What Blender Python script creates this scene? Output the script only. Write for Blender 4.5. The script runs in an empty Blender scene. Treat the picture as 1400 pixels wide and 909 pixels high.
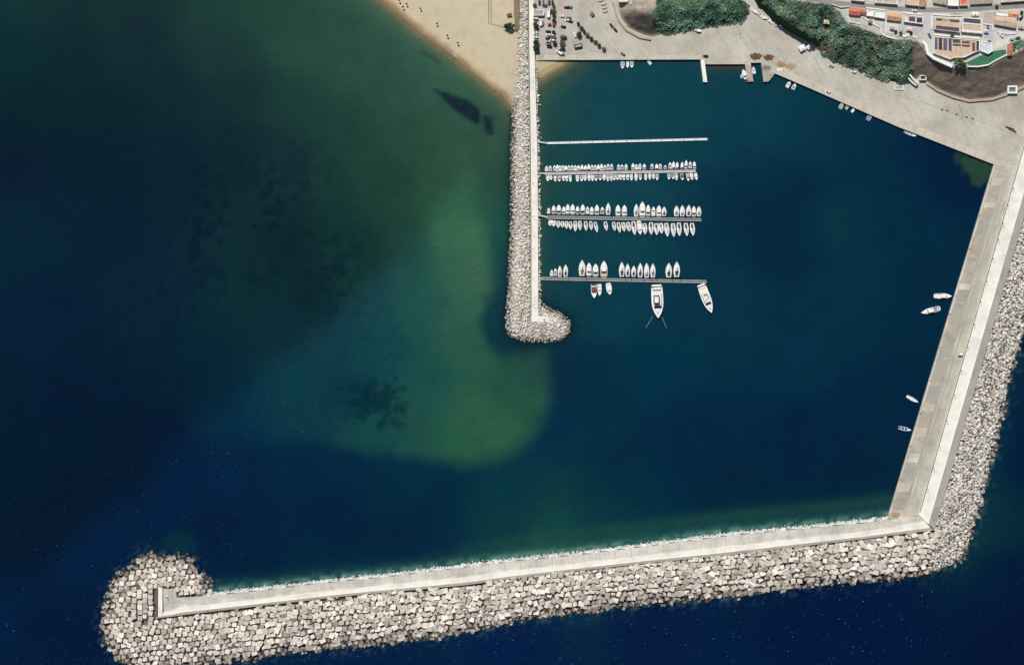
import bpy, bmesh, math, random
import numpy as np
from mathutils import Vector, Matrix, Euler

# ------------------------------------------------------------------ camera, light
SC = bpy.context.scene
C = SC.collection
H = 1300.0                      # height of the aerial camera
S = 0.6                         # metres on the water per unit of the survey grid
cam_d = bpy.data.cameras.new('camera')
cam_d.sensor_width = 36.0
cam_d.lens = 36.0 * H / (1400 * S)
cam_d.clip_start = 1.0
cam_d.clip_end = 30000.0
cam = bpy.data.objects.new('camera', cam_d)
cam.location = (0, 0, H)
C.objects.link(cam)
SC.camera = cam

SUN_EL = math.radians(52)
SH = Vector((0.34, -0.94)).normalized()          # where shadows fall
world = bpy.data.worlds.new('World')
SC.world = world
world.use_nodes = True
wn = world.node_tree
sky = wn.nodes.new('ShaderNodeTexSky')
sky.sky_type = 'NISHITA'
sky.sun_disc = False
sky.sun_elevation = SUN_EL
sky.sun_rotation = math.atan2(-SH.x, -SH.y) % (2 * math.pi)
wn.nodes['Background'].inputs['Strength'].default_value = 0.05
wn.links.new(sky.outputs[0], wn.nodes['Background'].inputs[0])
sun_d = bpy.data.lights.new('sun', 'SUN')
sun_d.energy = 4.2
sun_d.angle = math.radians(0.5)
sun_d.color = (1.0, 0.955, 0.89)
sun = bpy.data.objects.new('sun', sun_d)
sun.rotation_euler = Vector((SH.x * math.cos(SUN_EL), SH.y * math.cos(SUN_EL), -math.sin(SUN_EL))).to_track_quat('-Z', 'Y').to_euler()
sun.location = (0, 0, 600)
C.objects.link(sun)
SC.view_settings.view_transform = 'Standard'
SC.view_settings.look = 'None'
SC.view_settings.exposure = 0.0
SC.view_settings.gamma = 1.0
K = 1.18                        # flat ground: picture value / albedo

R = random.Random(7)
NR = np.random.RandomState(7)


def lin(c):
    out = []
    for v in c:
        v = v / 255.0
        out.append(v / 12.92 if v <= 0.04045 else ((v + 0.055) / 1.055) ** 2.4)
    return tuple(out)


def alb(c):                     # albedo that shows as sRGB c on lit flat ground
    return tuple(min(0.86, v / K) for v in lin(c))


def W(px, py, z=0.0):           # survey grid -> world, for a point at height z
    f = S * (H - z) / H
    return Vector(((px - 700.0) * f, (454.5 - py) * f, z))


# ------------------------------------------------------------------ numpy helpers
def vnoise(x, y, seed=0):
    xi = np.floor(x).astype(np.int64); yi = np.floor(y).astype(np.int64)
    xf = x - xi; yf = y - yi
    def h(a, b):
        n = (a * 374761393 + b * 668265263 + seed * 1442695041) & 0x7fffffff
        n = ((n ^ (n >> 13)) * 1274126177) & 0x7fffffff
        return ((n ^ (n >> 16)) & 0xffff) / 65535.0
    u = xf * xf * (3 - 2 * xf); v = yf * yf * (3 - 2 * yf)
    return (h(xi, yi) * (1 - u) + h(xi + 1, yi) * u) * (1 - v) + (h(xi, yi + 1) * (1 - u) + h(xi + 1, yi + 1) * u) * v


def fbm(x, y, seed=0, o=4):
    t = 0; a = 0.5; s = 0
    for i in range(o):
        t = t + a * vnoise(x, y, seed + i * 17); s += a
        x = x * 2.03 + 11.3; y = y * 2.03 + 5.7; a *= 0.5
    return t / s


def pdist(X, Y, pts, closed=False):
    d = np.full(X.shape, 1e9)
    n = len(pts)
    for i in range(n if closed else n - 1):
        ax, ay = pts[i][:2]; bx, by = pts[(i + 1) % n][:2]
        dx, dy = bx - ax, by - ay
        t = np.clip(((X - ax) * dx + (Y - ay) * dy) / max(1e-9, dx * dx + dy * dy), 0, 1)
        d = np.minimum(d, np.hypot(X - ax - t * dx, Y - ay - t * dy))
    return d


def inside(X, Y, poly):
    c = np.zeros(X.shape, bool)
    n = len(poly)
    for i in range(n):
        ax, ay = poly[i][:2]; bx, by = poly[(i + 1) % n][:2]
        if ay == by: continue
        k = ((ay > Y) != (by > Y)) & (X < (bx - ax) * (Y - ay) / (by - ay) + ax)
        c ^= k
    return c


def sdist(X, Y, poly):
    d = pdist(X, Y, poly, True)
    return np.where(inside(X, Y, poly), d, -d)


def sm(a, b, x):
    t = np.clip((x - a) / (b - a), 0, 1)
    return t * t * (3 - 2 * t)


# ------------------------------------------------------------------ objects
class MB:
    def __init__(s): s.v = []; s.f = []; s.m = []

    def quad(s, a, b, c, d, m=0):
        n = len(s.v); s.v += [tuple(a), tuple(b), tuple(c), tuple(d)]; s.f.append((n, n + 1, n + 2, n + 3)); s.m.append(m); return s

    def poly(s, pts, m=0):
        n = len(s.v); s.v += [tuple(p) for p in pts]; s.f.append(tuple(range(n, n + len(pts)))); s.m.append(m); return s

    def prism(s, top, bot, m=0, cap=True):      # two equal loops (counter-clockwise from above)
        n = len(s.v); k = len(top)
        s.v += [tuple(p) for p in top] + [tuple(p) for p in bot]
        if cap: s.f.append(tuple(range(n, n + k))); s.m.append(m)
        if cap: s.f.append(tuple(range(n + 2 * k - 1, n + k - 1, -1))); s.m.append(m)
        for i in range(k):
            j = (i + 1) % k
            s.f.append((n + i, n + k + i, n + k + j, n + j)); s.m.append(m)
        return s

    def box(s, x0, x1, y0, y1, z0, z1, m=0, taper=0.0, rot=None):
        t = taper
        top = [Vector(p) for p in ((x0 + t, y0 + t, z1), (x1 - t, y0 + t, z1), (x1 - t, y1 - t, z1), (x0 + t, y1 - t, z1))]
        bot = [Vector(p) for p in ((x0, y0, z0), (x1, y0, z0), (x1, y1, z0), (x0, y1, z0))]
        if rot:
            top = [rot @ p for p in top]; bot = [rot @ p for p in bot]
        return s.prism(top, bot, m)

    def tube(s, a, b, r0, r1=None, n=8, m=0):
        r1 = r0 if r1 is None else r1
        a = Vector(a); b = Vector(b); d = (b - a).normalized()
        u = d.orthogonal().normalized(); w = d.cross(u)
        la = [a + (u * math.cos(2 * math.pi * i / n) + w * math.sin(2 * math.pi * i / n)) * r0 for i in range(n)]
        lb = [b + (u * math.cos(2 * math.pi * i / n) + w * math.sin(2 * math.pi * i / n)) * r1 for i in range(n)]
        return s.prism(lb, la, m)

    def build(s, name, mats, parent=None, loc=None, smooth=False):
        me = bpy.data.meshes.new(name)
        me.from_pydata(s.v, [], s.f)
        if not isinstance(mats, (list, tuple)): mats = [mats]
        for q in mats: me.materials.append(q)
        if len(mats) > 1: me.polygons.foreach_set('material_index', s.m)
        bm = bmesh.new(); bm.from_mesh(me); bmesh.ops.recalc_face_normals(bm, faces=bm.faces); bm.to_mesh(me); bm.free()
        if smooth: me.polygons.foreach_set('use_smooth', [True] * len(me.polygons))
        return link(name, me, parent, loc)


def link(name, me, parent=None, loc=None):
    o = bpy.data.objects.new(name, me)
    C.objects.link(o)
    if parent: o.parent = parent
    if loc is not None: o.location = loc
    return o


def tag(o, label=None, cat=None, group=None, kind=None):
    if label: o['label'] = label
    if cat: o['category'] = cat
    if group: o['group'] = group
    if kind: o['kind'] = kind
    return o


def thing(name, label, cat, loc=(0, 0, 0), rz=0.0, group=None):
    o = bpy.data.objects.new(name, None)
    o.empty_display_size = 0.5
    C.objects.link(o)
    o.location = loc; o.rotation_euler = (0, 0, rz)
    return tag(o, label, cat, group)


def dup(root, loc, rz=0.0, scale=(1, 1, 1), label=None, group=None):
    r = root.copy(); C.objects.link(r)
    r.location = loc; r.rotation_euler = (0, 0, rz); r.scale = scale
    if label: r['label'] = label
    if group: r['group'] = group
    for ch in list(root.children):
        c = ch.copy(); C.objects.link(c); c.parent = r
        for g in list(ch.children):
            d = g.copy(); C.objects.link(d); d.parent = c
    return r


def grid_mesh(name, co, nx, ny, mat, keep=None, col=None, parent=None, smooth=True):
    """co (ny,nx,3) world points"""
    idx = np.arange(nx * ny).reshape(ny, nx)
    q = np.stack([idx[1:, :-1], idx[1:, 1:], idx[:-1, 1:], idx[:-1, :-1]], -1).reshape(-1, 4)
    if keep is not None:
        k = (keep[1:, :-1] & keep[1:, 1:] & keep[:-1, 1:] & keep[:-1, :-1]).reshape(-1)
        q = q[k]
        used = np.zeros(nx * ny, bool); used[q.reshape(-1)] = True
        remap = np.cumsum(used) - 1
        q = remap[q]; co = co.reshape(-1, 3)[used]
        if col is not None: col = col.reshape(-1, 3)[used]
    return np_mesh(name, co.reshape(-1, 3), q, mat, None if col is None else col.reshape(-1, 3), parent, smooth)


def np_mesh(name, v, q, mat, col=None, parent=None, smooth=False):
    v = np.asarray(v, np.float32); q = np.asarray(q, np.int32)
    me = bpy.data.meshes.new(name)
    me.vertices.add(len(v)); me.vertices.foreach_set('co', v.reshape(-1))
    k = q.shape[1]
    me.loops.add(q.size); me.loops.foreach_set('vertex_index', q.reshape(-1))
    me.polygons.add(len(q)); me.polygons.foreach_set('loop_start', np.arange(0, q.size, k, dtype=np.int32))
    me.polygons.foreach_set('use_smooth', np.full(len(q), bool(smooth)))
    me.update(calc_edges=True)
    if col is not None:
        a = me.color_attributes.new('tint', 'FLOAT_COLOR', 'POINT')
        c4 = np.ones((len(v), 4), np.float32); c4[:, :3] = col
        a.data.foreach_set('color', c4.reshape(-1))
    me.materials.append(mat)
    return link(name, me, parent)


# ------------------------------------------------------------------ materials
class Mat:
    def __init__(s, name, rough=0.85, spec=0.25, metal=0.0):
        s.m = bpy.data.materials.new(name); s.m.use_nodes = True
        s.n = s.m.node_tree.nodes; s.l = s.m.node_tree.links
        s.b = s.n['Principled BSDF']
        s.b.inputs['Roughness'].default_value = rough
        s.b.inputs['Specular IOR Level'].default_value = spec
        s.b.inputs['Metallic'].default_value = metal
        s.geo = None

    def pos(s):
        if not s.geo: s.geo = s.n.new('ShaderNodeNewGeometry')
        return s.geo.outputs['Position']

    def noise(s, scale, detail=4, rough=0.55, vec=None, stretch=None, rot=0.0):
        t = s.n.new('ShaderNodeTexNoise')
        t.inputs['Scale'].default_value = scale; t.inputs['Detail'].default_value = detail; t.inputs['Roughness'].default_value = rough
        v = vec or s.pos()
        if stretch:
            mp = s.n.new('ShaderNodeMapping'); mp.vector_type = 'TEXTURE'
            mp.inputs['Rotation'].default_value = (0, 0, rot); mp.inputs['Scale'].default_value = stretch
            s.l.new(v, mp.inputs['Vector']); v = mp.outputs[0]
        s.l.new(v, t.inputs['Vector'])
        return t.outputs['Fac']

    def ramp(s, fac, stops):
        r = s.n.new('ShaderNodeValToRGB')
        e = r.color_ramp.elements
        while len(e) < len(stops): e.new(0.5)
        for i, (p, c) in enumerate(stops):
            e[i].position = p; e[i].color = (*c, 1) if len(c) == 3 else c
        s.l.new(fac, r.inputs['Fac'])
        return r.outputs['Color']

    def mix(s, fac, a, b, mode='MIX'):
        x = s.n.new('ShaderNodeMix'); x.data_type = 'RGBA'; x.blend_type = mode
        for sock, v in ((0, fac), (6, a), (7, b)):
            if isinstance(v, (int, float)): x.inputs[sock].default_value = v
            elif isinstance(v, tuple): x.inputs[sock].default_value = (*v, 1) if len(v) == 3 else v
            else: s.l.new(v, x.inputs[sock])
        return x.outputs[2]

    def attr(s):
        a = s.n.new('ShaderNodeAttribute'); a.attribute_name = 'tint'
        return a.outputs['Color']

    def zfac(s, z0, z1):
        sp = s.n.new('ShaderNodeSeparateXYZ'); s.l.new(s.pos(), sp.inputs[0])
        mr = s.n.new('ShaderNodeMapRange'); mr.inputs[1].default_value = z0; mr.inputs[2].default_value = z1
        s.l.new(sp.outputs[2], mr.inputs[0]); return mr.outputs[0]

    def rnd(s):
        return s.n.new('ShaderNodeObjectInfo').outputs['Random']

    def island(s):
        if not s.geo: s.geo = s.n.new('ShaderNodeNewGeometry')
        return s.geo.outputs['Random Per Island']

    def col(s, c):
        if isinstance(c, tuple): s.b.inputs['Base Color'].default_value = (*c, 1)
        else: s.l.new(c, s.b.inputs['Base Color'])
        return s

    def bump(s, h, strength=0.4, dist=0.3):
        b = s.n.new('ShaderNodeBump'); b.inputs['Strength'].default_value = strength; b.inputs['Distance'].default_value = dist
        s.l.new(h, b.inputs['Height']); s.l.new(b.outputs[0], s.b.inputs['Normal']); return s


def worn(name, c, amt=0.25, scale=0.35, rough=0.85, spec=0.25, metal=0.0):
    """a colour with uneven wear"""
    m = Mat(name, rough, spec, metal)
    d = tuple(v * (1 - amt) for v in c); l = tuple(min(0.88, v * (1 + amt * 0.6)) for v in c)
    m.col(m.ramp(m.noise(scale, 5, 0.65), [(0.3, d), (0.5, c), (0.72, l)]))
    return m.m


def concrete(name, c, streak=0.0, dark=0.62, blot=0.05, joints=None):
    m = Mat(name, 0.9, 0.2)
    big = m.ramp(m.noise(blot, 5, 0.6), [(0.28, tuple(v * 0.80 for v in c)), (0.5, c), (0.75, tuple(min(.85, v * 1.13) for v in c))])
    fine = m.ramp(m.noise(0.9, 4, 0.7), [(0.2, (0.80, 0.79, 0.77)), (0.5, (1, 1, 1)), (0.8, (1.12, 1.11, 1.09))])
    x = m.mix(1.0, big, fine, 'MULTIPLY')
    if streak:
        st = m.ramp(m.noise(0.34, 6, 0.8, stretch=(5, 1.0, 1), rot=streak), [(0.32, (0.86, 0.85, 0.83)), (0.5, (1, 1, 1)), (0.68, (1.09, 1.09, 1.07))])
        x = m.mix(1.0, x, st, 'MULTIPLY')
        pa = m.ramp(m.noise(0.035, 6, 0.75), [(0.42, (0, 0, 0)), (0.60, (1, 1, 1))])
        x = m.mix(1.0, x, m.mix(pa, (0.93, 0.915, 0.88), (1.06, 1.06, 1.05)), 'MULTIPLY')
    if joints:
        dt = m.n.new('ShaderNodeVectorMath'); dt.operation = 'DOT_PRODUCT'; dt.inputs[1].default_value = (math.cos(joints[0]) / joints[1], math.sin(joints[0]) / joints[1], 0)
        m.l.new(m.pos(), dt.inputs[0])
        fr = m.n.new('ShaderNodeMath'); fr.operation = 'FRACT'; m.l.new(dt.outputs['Value'], fr.inputs[0])
        lt = m.n.new('ShaderNodeMath'); lt.operation = 'LESS_THAN'; lt.inputs[1].default_value = .35 / joints[1]; m.l.new(fr.outputs[0], lt.inputs[0])
        x = m.mix(lt.outputs[0], x, tuple(v * .62 for v in c))
    sp = m.ramp(m.noise(0.22, 2, 0.4), [(0.66, (0, 0, 0)), (0.74, (1, 1, 1))])
    x = m.mix(m.mix(1.0, sp, (0.32, 0.32, 0.32), 'MULTIPLY'), x, tuple(v * dark for v in c))
    return m.col(x).m


M = {}
# --- water
mw = Mat('sea_water', 0.16, 0.5)
mw.b.inputs['IOR'].default_value = 1.33
g1 = mw.ramp(mw.noise(0.55, 3, 0.7), [(0.25, (0.86, 0.88, 0.9)), (0.5, (1, 1, 1)), (0.78, (1.16, 1.13, 1.1))])
g2 = mw.ramp(mw.noise(0.045, 4, 0.6), [(0.25, (0.88, 0.9, 0.92)), (0.5, (1, 1, 1)), (0.75, (1.12, 1.1, 1.08))])
g3 = mw.ramp(mw.noise(0.32, 3, 0.65, stretch=(5.0, 1.0, 1), rot=0.35), [(0.25, (0.90, 0.91, 0.92)), (0.5, (1, 1, 1)), (0.75, (1.10, 1.09, 1.08))])
wc = mw.mix(1.0, mw.mix(1.0, mw.mix(1.0, mw.attr(), g1, 'MULTIPLY'), g2, 'MULTIPLY'), g3, 'MULTIPLY')
fleck = mw.ramp(mw.noise(0.62, 1.2, 0.5), [(0.715, (0, 0, 0)), (0.79, (1, 1, 1))])  # pale flecks: whitecaps and sun glints painted into the water colour
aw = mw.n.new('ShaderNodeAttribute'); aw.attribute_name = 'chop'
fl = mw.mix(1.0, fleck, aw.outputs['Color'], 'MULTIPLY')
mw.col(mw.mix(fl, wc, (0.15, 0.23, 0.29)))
mw.bump(mw.noise(0.5, 3, 0.6), 0.25, 0.3)
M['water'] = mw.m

# --- sand with a wet rim (the rim is carried by the tint)
ms = Mat('sand', 0.95, 0.1)
sg = ms.ramp(ms.noise(0.12, 6, 0.7), [(0.3, (0.9, 0.89, 0.87)), (0.5, (1, 1, 1)), (0.75, (1.07, 1.07, 1.06))])
sg2 = ms.ramp(ms.noise(0.9, 2, 0.6), [(0.25, (0.93, 0.92, 0.91)), (0.5, (1, 1, 1)), (0.8, (1.04, 1.04, 1.04))])
ms.col(ms.mix(1.0, ms.mix(1.0, ms.attr(), sg, 'MULTIPLY'), sg2, 'MULTIPLY'))
M['sand'] = ms.m

# --- hillside: earth and plant litter, colour carried by the tint
mh = Mat('hill_earth', 0.95, 0.1)
hg = mh.ramp(mh.noise(0.22, 6, 0.7), [(0.25, (0.62, 0.62, 0.62)), (0.5, (1, 1, 1)), (0.78, (1.4, 1.36, 1.3))])
mh.col(mh.mix(1.0, mh.attr(), hg, 'MULTIPLY'))
mh.bump(mh.noise(0.3, 5, 0.7), 0.7, 1.2)
M['hill'] = mh.m

# --- foliage, one tint per leaf clump
mf = Mat('foliage', 0.75, 0.2)
mf.col(mf.attr())
M['leaf'] = mf.m


def leafmat(name, a, b):
    m = Mat(name, 0.75, 0.2)
    m.col(m.ramp(m.island(), [(0.0, a), (0.6, tuple((x + y) / 2 for x, y in zip(a, b))), (1.0, b)]))
    return m.m


M['leaf_dark'] = leafmat('dark_leaves', (0.02, 0.045, 0.016), (0.07, 0.11, 0.045))
M['leaf_olive'] = leafmat('olive_leaves', (0.07, 0.085, 0.04), (0.18, 0.2, 0.11))
M['leaf_grey'] = leafmat('silver_green_leaves', (0.06, 0.10, 0.05), (0.2, 0.27, 0.17))
M['bark'] = worn('bark', (0.11, 0.075, 0.05), 0.3, 2)


# --- stone and concrete blocks (algae and wet stone under the swash line)
def blockmat(name, lo, hi, per_object=False, zl=(0.2, 1.6), weed=(0.055, 0.036, 0.02)):
    m = Mat(name, 0.9, 0.2)
    base = m.ramp(m.rnd() if per_object else m.island(), [(0.0, lo), (0.45, tuple((x + y) / 2 for x, y in zip(lo, hi))), (1.0, hi)])
    st = m.ramp(m.noise(0.45, 5, 0.7), [(0.3, (0.66, 0.60, 0.53)), (0.5, (0.98, 0.97, 0.95)), (0.75, (1.1, 1.09, 1.07))])
    x = m.mix(1.0, base, st, 'MULTIPLY')
    ru = m.ramp(m.noise(0.06, 3, 0.6), [(0.58, (0, 0, 0)), (0.72, (0.5, 0.5, 0.5))])
    x = m.mix(ru, x, (0.30, 0.22, 0.14))
    zf = m.zfac(zl[0], zl[1])
    ad = m.n.new('ShaderNodeMath'); ad.operation = 'ADD'
    mu = m.n.new('ShaderNodeMath'); mu.operation = 'MULTIPLY_ADD'; mu.inputs[1].default_value = 1.2; mu.inputs[2].default_value = -0.6
    m.l.new(m.noise(0.3, 3), mu.inputs[0]); m.l.new(zf, ad.inputs[0]); m.l.new(mu.outputs[0], ad.inputs[1]); ad.use_clamp = True
    x = m.mix(ad.outputs[0], weed, x)
    return m.col(x).m


M['block'] = blockmat('armour_concrete', (0.46, 0.42, 0.375), (0.84, 0.79, 0.73), True, zl=(.3, 2.6))
M['blocks'] = blockmat('armour_concrete_mass', (0.46, 0.42, 0.375), (0.84, 0.79, 0.73), zl=(.3, 2.6))
M['rock'] = blockmat('pale_quarry_rock', (0.44, 0.42, 0.385), (0.84, 0.81, 0.76), zl=(-.2, 1.1))
M['rock_jetty'] = blockmat('jetty_rock', (0.48, 0.45, 0.41), (0.86, 0.83, 0.77), zl=(-0.3, 1.5), weed=(.11, .08, .055))
M['rock_white'] = blockmat('washed_white_rock', (0.40, 0.42, 0.42), (0.85, 0.86, 0.86), zl=(-1.0, 0.1), weed=(0.12, 0.2, 0.2))
M['core'] = worn('rubble_core', (0.13, 0.115, 0.098), 0.5, 0.4)
M['core_pale'] = worn('pale_rubble_core', (0.46, 0.44, 0.40), 0.5, 0.6)
M['apron'] = concrete('apron_concrete', alb((195, 192, 181)), streak=-1.02, blot=0.03)
M['parking'] = concrete('parking_concrete', alb((190, 186, 176)), streak=0.0, blot=0.045)
M['pinkpave'] = concrete('faded_pink_paving', alb((194, 178, 170)), blot=0.08)
M['road'] = concrete('grey_asphalt', alb((150, 146, 144)), blot=0.06)
M['town_pave'] = concrete('town_paving', alb((197, 200, 192)), blot=0.08)
M['slab'] = concrete('breakwater_concrete', alb((212, 210, 202)), blot=0.07, streak=.105, joints=(.105, 13.0))
M['bright'] = concrete('bright_concrete', alb((243, 241, 232)), blot=0.09, dark=0.8)
M['quay_edge'] = concrete('quay_edge_concrete', alb((204, 198, 184)), blot=0.12, dark=.75, joints=(-.35, 9.0))
M['quay'] = concrete('quay_concrete', alb((188, 181, 168)), blot=0.07, dark=0.7, streak=1.278, joints=(1.28, 11.0))
M['quay2'] = concrete('mole_road_concrete', alb((190, 187, 176)), blot=0.06, dark=0.7, streak=1.278)
M['grey_conc'] = concrete('weathered_parapet_concrete', alb((174, 170, 161)), blot=0.08)
M['tan_slab'] = concrete('tan_slab', alb((198, 192, 178)), blot=0.2)
M['jetty'] = concrete('jetty_concrete', alb((243, 241, 231)), blot=0.06)
M['dark_joint'] = worn('dark_joint', (0.06, 0.055, 0.05), 0.4, 1)
M['rust'] = worn('rusty_brown', (0.16, 0.09, 0.055), 0.4, 1)
M['pink_wall'] = concrete('pinkish_stone', alb((182, 164, 148)), blot=0.15)
M['white'] = worn('white_render', (0.80, 0.79, 0.76), 0.1, 0.5)
M['cream'] = worn('cream_render', (0.66, 0.60, 0.49), 0.15, 0.5)
M['glass'] = worn('window_glass', (0.03, 0.04, 0.05), 0.3, 0.5, 0.15, 0.5)


def tile(name, c, amt=0.28):
    m = Mat(name, 0.85, 0.2)
    x = m.ramp(m.noise(0.55, 5, 0.7), [(0.3, tuple(v * (1 - amt) for v in c)), (0.5, c), (0.72, tuple(min(.85, v * 1.2) for v in c))])
    st = m.ramp(m.noise(1.6, 2, 0.5, stretch=(1.0, 7, 1)), [(0.35, (0.82, 0.8, 0.78)), (0.5, (1, 1, 1)), (0.65, (1.08, 1.06, 1.04))])
    m.col(m.mix(1.0, x, st, 'MULTIPLY'))
    m.bump(m.noise(2.2, 2, 0.5, stretch=(1.0, 8, 1)), 0.5, 0.15)
    return m.m


T_CORAL = tile('coral_tiles', (0.62, 0.17, 0.115))
T_ORANGE = tile('orange_tiles', (0.63, 0.33, 0.20))
T_TERRA = tile('terracotta_tiles', (0.42, 0.17, 0.10))
T_TAN = tile('tan_tiles', (0.57, 0.44, 0.33))
T_SALMON = tile('salmon_tiles', (0.62, 0.33, 0.22))
T_TAUPE = tile('taupe_tiles', (0.52, 0.43, 0.35))
R_WHITE = tile('white_flat_roof', (0.78, 0.78, 0.77), 0.12)
R_PINK = tile('pale_pink_roof', (0.70, 0.56, 0.53), 0.15)
R_BLUE = tile('pale_blue_metal_roof', (0.58, 0.64, 0.74), 0.12)
R_GREY = tile('grey_sheet_roof', (0.36, 0.36, 0.39), 0.15)


def solar(name, c):
    m = Mat(name, 0.25, 0.5)
    b = m.n.new('ShaderNodeTexBrick'); b.offset = 0
    b.inputs['Scale'].default_value = 1.0; b.inputs['Mortar Size'].default_value = 0.06
    b.inputs['Brick Width'].default_value = 1.0; b.inputs['Row Height'].default_value = 1.7
    b.inputs['Color1'].default_value = (*c, 1); b.inputs['Color2'].default_value = (*(v * 1.3 for v in c), 1)
    b.inputs['Mortar'].default_value = (0.2, 0.2, 0.22, 1)
    m.l.new(m.pos(), b.inputs['Vector'])
    m.col(b.outputs['Color'])
    return m.m


SOL_BLUE = solar('blue_solar_cells', (0.085, 0.09, 0.16))
SOL_BLACK = solar('black_solar_cells', (0.018, 0.018, 0.028))
SOL_PURPLE = solar('dark_solar_cells', (0.055, 0.042, 0.085))
SOL_BROWN = solar('brown_panel', (0.10, 0.045, 0.03))


def paint(name, c, rough=0.35, amt=0.12):
    return worn(name, c, amt, 0.8, rough, 0.4)


P_WHITE = paint('white_gelcoat', (0.80, 0.80, 0.79), 0.3, 0.07)
P_DECK = paint('pale_deck', (0.72, 0.70, 0.66), 0.6)
P_TEAK = paint('teak_deck', (0.36, 0.26, 0.17), 0.7, 0.25)
P_GREY = paint('grey_cockpit', (0.26, 0.26, 0.27), 0.6, 0.3)
P_DARK = paint('dark_cockpit', (0.05, 0.045, 0.05), 0.6, 0.3)
P_BLUE = paint('blue_canvas', (0.05, 0.09, 0.28), 0.8)
P_LBLUE = paint('light_blue_hull', (0.30, 0.45, 0.72), 0.35)
P_RED = paint('maroon_canvas', (0.20, 0.05, 0.045), 0.8)
P_PINK = paint('faded_pink_canvas', (0.55, 0.36, 0.36), 0.8)
P_BLACK = paint('black_plastic', (0.02, 0.02, 0.022), 0.35)
P_ALU = paint('grey_aluminium', (0.55, 0.55, 0.56), 0.35)
P_SMOKE = paint('tinted_glass', (0.025, 0.03, 0.04), 0.12)

# ------------------------------------------------------------------ outlines (survey grid)
QUAY = [(733, 83), (742, 82.5), (957.7, 81.7), (963, 82.2), (964.5, 88.2), (1018, 88), (1026, 86.4), (1040.4, 86), (1041, 88), (1059.7, 100.8),
        (1100, 118), (1228.6, 174), (1358.8, 225)]
SHORE = [(-300, -560), (300, -150), (420, -62), (515, -2), (545, 22), (575, 48), (606, 69), (640, 97), (668, 119), (686, 133), (700, 150), (704, 160)]
JETTY_W = [(709, -60), (706, 0), (703, 60), (700, 130), (698, 200), (697, 300), (694, 380), (692, 420), (690, 440), (693, 455), (702, 463), (718, 467),
           (735, 468), (755, 467.5), (770, 464), (779, 456), (781, 445), (778, 436), (768, 428), (752, 420), (741, 413), (737, 404)]
JETTY_E = [(737, 404), (737, 300), (736, 200), (734, 130), (732, 90), (731, 60)]
BW_OUT = [(1413, 380), (1400, 448), (1388, 488), (1378, 516), (1374, 545), (1361, 605), (1347, 661), (1334, 701), (1324, 742), (1312, 764), (1289, 775),
          (1268, 782), (1230, 788), (1180, 791), (1100, 798), (1000, 814), (935, 819), (850, 827), (800, 835), (764, 838), (700, 847), (682, 854),
          (600, 868), (508, 880), (429, 886), (394, 889), (350, 897), (334, 900), (257, 909), (220, 913), (185, 909), (163, 901), (144, 876), (141, 850),
          (148, 822), (155, 796), (165, 784), (184, 771), (193, 761), (206, 758), (223, 763), (244, 760), (261, 766), (268, 779), (283, 790), (288, 799)]
# lower edge of the crown wall and upper (harbour) edge of the slab
WALL_S = [(213, 844.6), (350, 828.6), (476.5, 814), (634.6, 799.8), (700, 790.7), (807, 778), (882, 770), (1000, 758), (1180, 736.7), (1277.5, 724)]
SLAB_N = [(241, 817), (287, 814.6), (350, 807.7), (420, 799.6), (547.6, 786.4), (700, 767.5), (800, 757.5), (1000, 732), (1180, 715), (1213, 710)]


def lerp_line(line, x):
    for (x0, y0), (x1, y1) in zip(line[:-1], line[1:]):
        if x0 <= x <= x1: return y0 + (y1 - y0) * (x - x0) / (x1 - x0)
    return line[0][1] if x < line[0][0] else line[-1][1]


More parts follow.
